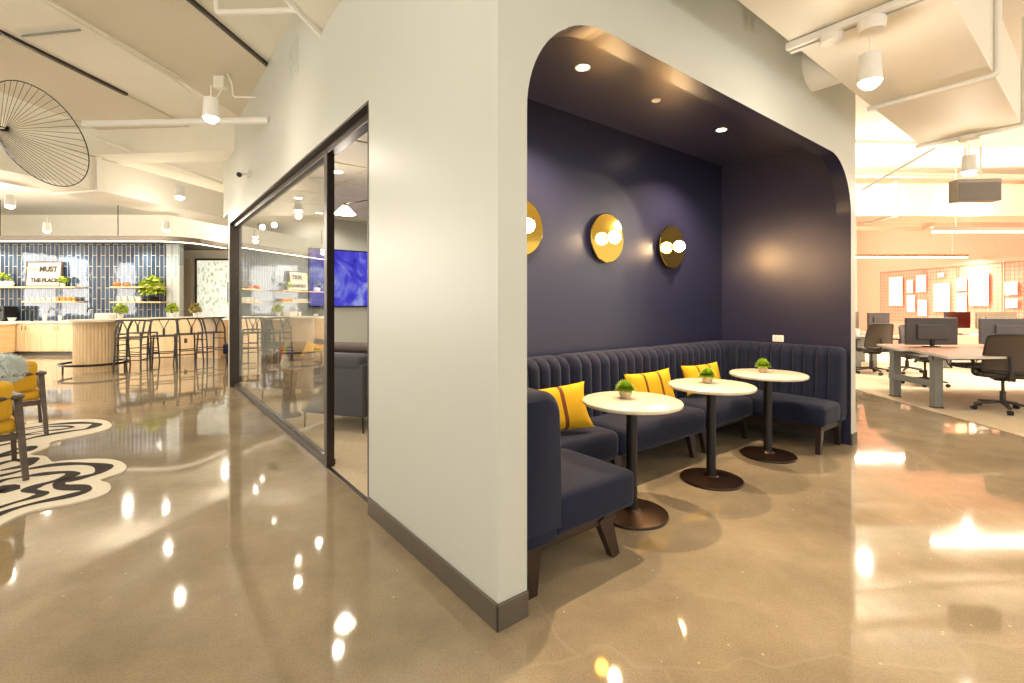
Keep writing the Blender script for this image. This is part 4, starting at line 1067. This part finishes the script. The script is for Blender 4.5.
t = bench_desk([V2(5.64,6.96), V2(10.6,6.77), V2(10.6,7.75), V2(6.02,7.88)], [(5.80,7.22), (8.1,7.22), (10.2,7.22)], 'walnut topped desk, rear half of the near pair, behind the large monitors')
link('top_bar', bx(.1, 4.7, .24, .30, .64, .70, bev=.004), M_GMETAL, t)
t = bench_desk([V2(6.2,10.0), V2(8.45,10.0), V2(8.45,10.9), V2(6.2,10.9)], [(7.38,10.2), (7.72,10.2), (6.5,10.2)], 'walnut topped desk against the left of the office, beside the pale wall end')
t = bench_desk([V2(9.2,10.1), V2(11.7,10.1), V2(11.7,10.95), V2(9.2,10.95)], [(9.5,10.4), (11.4,10.4)], 'walnut topped desk at the back below the pinned papers')
t = bench_desk([V2(6.2,11.3), V2(8.8,11.3), V2(8.8,12.1), V2(6.2,12.1)], [(6.5,11.6), (8.5,11.6)], 'walnut topped desk farthest back at the left of the office')

def monitor(loc, rz, w, h, label, m=M_SCR, screen=None, zc=None):
    t = thing('monitor', loc, label, 'monitor', None, rz)
    zc = zc or .13+h/2
    link('housing', bx(-w/2, w/2, -.02, .02, zc-h/2, zc+h/2, bev=.008), m, t)
    link('rear_bulge', bx(-w*.3, w*.3, -.045, -.018, zc-h*.3, zc+h*.25, bev=.012), m, t)
    link('screen', bx(-w/2+.01, w/2-.01, .019, .023, zc-h/2+.015, zc+h/2-.01), screen or M_BLK, t)
    link('stand', bar(BM(), (0, -.03, zc), (0, -.02, .01), .05, .03), M_BLK, t)
    link('stand_foot', lathe(BM(), [(.0005, 0), (.13, 0), (.12, .012), (.0005, .014)], 24), M_BLK, t)
    return t
M_SCR2 = mat('tan monitor back', srgb(134,122,104), .5); M_SCR3 = mat('cool grey monitor back', srgb(96,94,96), .45)
mr_ = mat('dark red screen picture', (0,0,0,1), .3, emit=srgb(140,40,24), estr=.7)
monitor(Vector((6.50, 7.4, .742)), 0, .80, .42, 'wide dark monitor seen from behind, on the rear desk of the near pair, left one', zc=.235)
monitor(Vector((7.75, 7.35, .742)), .0, 1.10, .40, 'large grey monitor seen from behind, above the mesh office chair', M_SCR3, zc=.24)
monitor(Vector((9.75, 10.45, .742)), pi, .56, .36, 'monitor with a dark red picture, between the two big monitors', screen=mr_)
monitor(Vector((10.3, 10.15, .742)), 0, .86, .36, 'tan backed monitor just above the large grey monitor', M_SCR2)
monitor(Vector((7.95, 10.35, .742)), .2, .56, .34, 'dark monitor on the left office desk, right one')
monitor(Vector((7.38, 10.5, .742)), .0, .50, .36, 'dark monitor on the left office desk, at the pale wall end', M_SCR2)
for (x, y, w_, d_, h_, c, nm, lab) in ((6.95, 6.75, .3, .2, .012, M_PAPER, 'paper_sheets', 'loose papers on the near desk beside the left monitor'), (7.35,10.15,.09,.09,.12,M_PAPER,'mug','white mug on the left office desk'),
      (7.95,10.12,.1,.08,.10,M_WHITE,'tissue_box','small white box on the left office desk'), (9.9,10.2,.35,.2,.03,M_PAPER,'paper_sheets','papers in front of the red monitor')):
    if nm == 'mug': bm = lathe(BM(), [(.0005,0),(.045,0),(.045,.12),(.04,.12),(.038,.02),(.0005,.02)], 18)
    else: bm = bx(-w_/2, w_/2, -d_/2, d_/2, 0, h_, bev=.002)
    o = link(nm, bm, c, None, (x, y, .742)); tag(o, lab, nm.replace('_', ' '))
# keyboards and cable tangle
o = link('keyboard', bx(-.22, .22, -.07, .07, 0, .02, bev=.004), M_BLK, None, (7.3, 7.0, .742)); tag(o, 'black keyboard on the near desk pair between two monitors', 'keyboard')
rnd = random.Random(2); bm = BM()
for k in range(9):
    x = 6.3+rnd.uniform(0, 1.2); pts = [(x+rnd.uniform(-.25,.25), 6.9+rnd.uniform(-.06,.06), z) for z in (.70, .56, .44+rnd.uniform(-.08,.05), .55, .68)]
    tube(bm, spline(pts, 5), .008, 5)
o = link('cable_bundle', bm, M_BLK); tag(o, 'tangle of black cables hanging under the near desks', 'cables', None, 'stuff')

def make_ochair():
    t = thing('office_chair', (0,0,0), '', 'chair', 'mesh office chairs')
    for k in range(5):
        a = 2*pi*k/5+.3; x, y = .31*cos(a), .31*sin(a)
        lg = link('base_arm', bar(BM(), (0,0,.13), (x, y, .085), .055, .035, .03, .022), M_PLAS, t)
        link('caster', lathe_ax(BM(), [(.0005,-.028),(.028,-.028),(.03,-.01),(.03,.01),(.028,.028),(.0005,.028)], (x, y, .036), (-sin(a), cos(a), 0), 16), M_BLK, lg, smooth=True)
    link('gas_column', lathe(BM(), [(.032,.10),(.032,.26),(.018,.26),(.018,.42)], 16), M_PLAS, t, smooth=True)
    link('mechanism', bx(-.10, .10, -.13, .10, .40, .45, bev=.01), M_BLK, t)
    link('seat', cushion(-.25, .25, -.24, .25, .45, .52, .035, .015), M_PLAS, t, smooth=True)
    # backrest at +y
    bk = BM(); G = {}
    for i in range(13):
        for j in range(11):
            u, v = i/12*2-1, j/10; w = .235*(1-.14*v*v)*(1 if j < 9 else 1-.03*(j-8))
            for s in (0, 1): G[i, j, s] = bk.verts.new((u*w, .27+.10*v-.05*u*u+s*.012-.03*sin(pi*v), .55+.45*v))
    for i in range(12):
        for j in range(10):
            bk.faces.new([G[i,j,0], G[i+1,j,0], G[i+1,j+1,0], G[i,j+1,0]]); bk.faces.new([G[i,j,1], G[i,j+1,1], G[i+1,j+1,1], G[i+1,j,1]])
    link('mesh_back', bk, M_MESH, t, smooth=True)
    rim_ = [(u*.235*(1-.14*v*v), .276+.10*v-.05*u*u-.03*sin(pi*v), .55+.45*v) for u, v in [(-1,.0),(-1,.3),(-1,.6),(-1,.9),(-.9,1.0),(-.5,1.02),(0,1.03),(.5,1.02),(.9,1.0),(1,.9),(1,.6),(1,.3),(1,.0),(.6,-.04),(0,-.05),(-.6,-.04)]]
    link('back_frame', tube(BM(), spline(rim_, 4, closed=True), .015, 8, closed=True), M_PLAS, t, smooth=True)
    link('back_support', tube(BM(), spline([(0,.08,.43),(0,.28,.45),(0,.33,.60),(0,.33,.74)], 5), .022, 8), M_PLAS, t, smooth=True)
    for s in (-1, 1):
        ar = link('arm_post', tube(BM(), bend([(s*.2,.02,.45),(s*.29,.02,.46),(s*.295,.02,.68)], .04), .018, 8), M_PLAS, t, smooth=True)
        link('arm_pad', bx(s*.295-.04, s*.295+.04, -.13, .13, .68, .71, bev=.012), M_PLAS, ar, smooth=True)
    return t
oc = make_ochair(); oc.location = (6.83, 6.30, .006); oc.rotation_euler.z = pi-.25; oc['label'] = 'grey mesh office chair in front, at the right edge of the photo'
oc.location = (6.38, 6.20, .006); oc.rotation_euler.z = R_(147)
for p, r, lab in (((7.10, 8.2, .006), -.1, 'dark office chair tucked behind the near desks, its base between the legs'), ((7.95, 9.6, .006), .4+pi, 'dark office chair right of the left office desk'),
                  ((7.2, 9.55, .006), pi*.95, 'dark office chair in front of the left office desk, close to the wall end'), ((9.85, 11.2, .006), 0, 'dark office chair behind the red monitor')):
    dup(oc, p, r, lab)

# wire grid panels with pinned papers on the salmon wall
WX = 12.0
def wy_(px): return F*WX/(px-512)
def wz(px, py): return EYE+(HY-py)/F*wy_(px)
pan = [(882, 925), (926.5, 958), (960, 1004), (1006.5, 1060)]
pl_ = ['leftmost pink wire grid panel on the salmon wall', 'second pink wire grid panel on the salmon wall', 'third pink wire grid panel, holding the biggest poster', 'pink wire grid panel at the right photo edge']
for (a, b), lab in zip(pan, pl_):
    y1, y0 = wy_(a), wy_(b); zt = 2.42; bm = BM(); z0g = .9
    t = thing('wire_grid_panel', (WX-.045, (y0+y1)/2, 0), lab, 'grid panel', 'pink wire grid panels'); h_ = (y1-y0)/2
    yy = -h_+.1
    while yy < h_: tube(bm, [(0, yy, z0g), (0, yy, zt)], .004, 4); yy += .1
    zz = z0g
    while zz < zt: tube(bm, [(0, -h_, zz), (0, h_, zz)], .004, 4); zz += .1
    link('wire_mesh', bm, M_PINK, t)
    link('frame', tube(BM(), [(0,-h_,z0g),(0,h_,z0g),(0,h_,zt),(0,-h_,zt)], .009, 6, closed=True), M_PINK, t)
papers = [(891,277,904.5,306,'large white sheet with a pale blue sketch at the left end of the salmon wall'), (909,280,915,293,'small white sheet near the left of the wall grid, upper row'), (918.5,275,928,292,'off white sheet, second from left in the upper row'),
 (909,295,917,312,'small white sheet low at the left of the wall grid'), (920,300,929,316,'grey blue sheet low beside the wide monitor'), (935.5,283,952,312,'large plain white sheet left of the pale yellow one'),
 (958.5,278,969,291,'off white sheet above the pale yellow one'), (958.5,293,969,312,'pale yellow sheet on the wall grid'), (971.5,273,991,306,'largest white poster with grey sketch rings'),
 (1007.5,282,1020,295,'white sheet at the right photo edge, upper'), (1008,299,1020,308,'white sheet at the right photo edge, lower'), (940,273,946,277,'tiny white card above the large plain sheet')]
for a, y0, b, y1, lab in papers:
    ya, yb = wy_(a), wy_(b); zt, zb = wz((a+b)/2, y0), wz((a+b)/2, y1)
    m = M_PAPER if 'yellow' not in lab else mat('pale yellow paper', srgb(250,236,180), .8)
    o = link('pinned_sheet', bx(WX-.066, WX-.060, yb, ya, zb, zt), m); tag(o, lab, 'paper', 'papers pinned on the wire grids')
    if 'rings' in lab:
        for r_, yo, zo in ((.17,.02,.12), (.13,-.08,-.06), (.12,.12,-.12)): link('sketch_ring', tube(BM(), [(WX-.068, (ya+yb)/2+yo+r_*cos(2*pi*k/24), (zb+zt)/2+zo+.6*r_*sin(2*pi*k/24)) for k in range(24)], .008, 4, closed=True), M_DUCT, o)

# linear pendants
def linear(loc, w, label):
    t = thing('linear_pendant', loc, label, 'light', 'linear pendants of the office')
    link('housing', bx(0, w, -.035, .035, .0, .06, bev=.004), mat('champagne metal', srgb(176,160,128), .4, .5), t)
    link('diffuser', bx(.02, w-.02, -.03, .03, -.03, .0), M_LED, t)
    for x in (.4, w-.4): link('cable', tube(BM(), [(x, 0, .06), (x, 0, ZC-loc[2])], .006, 5), M_WHITE, t)
linear((7.0, 7.95, 2.62), 4.9, 'bright linear pendant light nearest, running off the right edge')
linear((8.3, 12.3, 2.62), 3.45, 'bright linear pendant light farther back by the pale wall end')
t = thing('exit_box', at(963, 262, 11.0), '', 'x'); bpy.data.objects.remove(t)
# ================================================================ LIGHT AND CAMERA
for x, y, e, sx, sy in ((9.4, 7.95, 260, 4.8, .07), (10.0, 12.3, 260, 3.4, .07)):
    lamp('linear_light', 'AREA', (x, y, 2.56), e, (1,.88,.72), sx=sx, sy=sy)
for x, y, e in ((8.5, 14.5, 420), (8.5, 4.4, 120), (11, 5.0, 120), (6.5, 8.8, 260), (9.5, 10.0, 320)):
    lamp('office_fill', 'POINT', (x, y, 3.35), e, (1,.88,.74), .08)  # fill points without fixtures, added to brighten the office
for x in (-14.5, -12.5, -10.5): lamp('canopy_light', 'SPOT', (x, 13.15, 3.08), 110, (1,.90,.74), .05, spot=150, blend=.6)
for x, y, e in ((-9.5, 11.8, 150), (-12.5, 10.4, 260), (-8.6, 14.3, 90), (-13.0, 8.0, 260)): lamp('kitchen_fill', 'POINT', (x, y, 3.6), e, (1,.90,.76), .06)  # points have no fixture, added to brighten the kitchen and its ceiling
for p, e in (((-1.5, 1.0, 3.0), 90), ((-3.4, 1.4, 3.0), 90), ((-2.5, -.6, 3.0), 90), ((1.7, -.6, 3.0), 90), ((4.6, .9, 3.0), 60), ((-5.7, 2.6, 3.0), 100), ((-.2, -1.4, 3.0), 90), ((-8.0, 5.0, 3.0), 100), ((-10.5, 7.5, 3.0), 100), ((-5.5, -.5, 3.0), 90), ((3.6, -1.8, 3.0), 80), ((7.0, .2, 2.8), 80), ((2.9, .2, 2.75), 45), ((5.2, .9, 2.75), 50), ((-6.2, 8.6, 3.0), 80)):
    lamp('pendant_and_fill', 'POINT', p, e*.36, WARM, .045)  # added fill points with no pendant, lifting the room, ceiling and duct underside
w = bpy.data.worlds.new('World'); scene.world = w; w.use_nodes = True
bg = w.node_tree.nodes['Background']; bg.inputs[0].default_value = (1, .965, .90, 1); bg.inputs[1].default_value = 1.75
cam = bpy.data.cameras.new('Camera'); co = bpy.data.objects.new('Camera', cam); COL.objects.link(co)
co.location = (0, 0, EYE); co.rotation_euler = (pi/2, 0, 0)
cam.sensor_fit = 'HORIZONTAL'; cam.sensor_width = 36; cam.lens = F/1024*36; cam.shift_y = -(341.5-HY)/1024; cam.clip_start = .02; cam.clip_end = 200
scene.camera = co
scene.view_settings.view_transform = 'Standard'; scene.view_settings.look = 'None'; scene.view_settings.gamma = 1
scene.view_settings.use_curve_mapping = False; scene.view_settings.exposure = -0.27
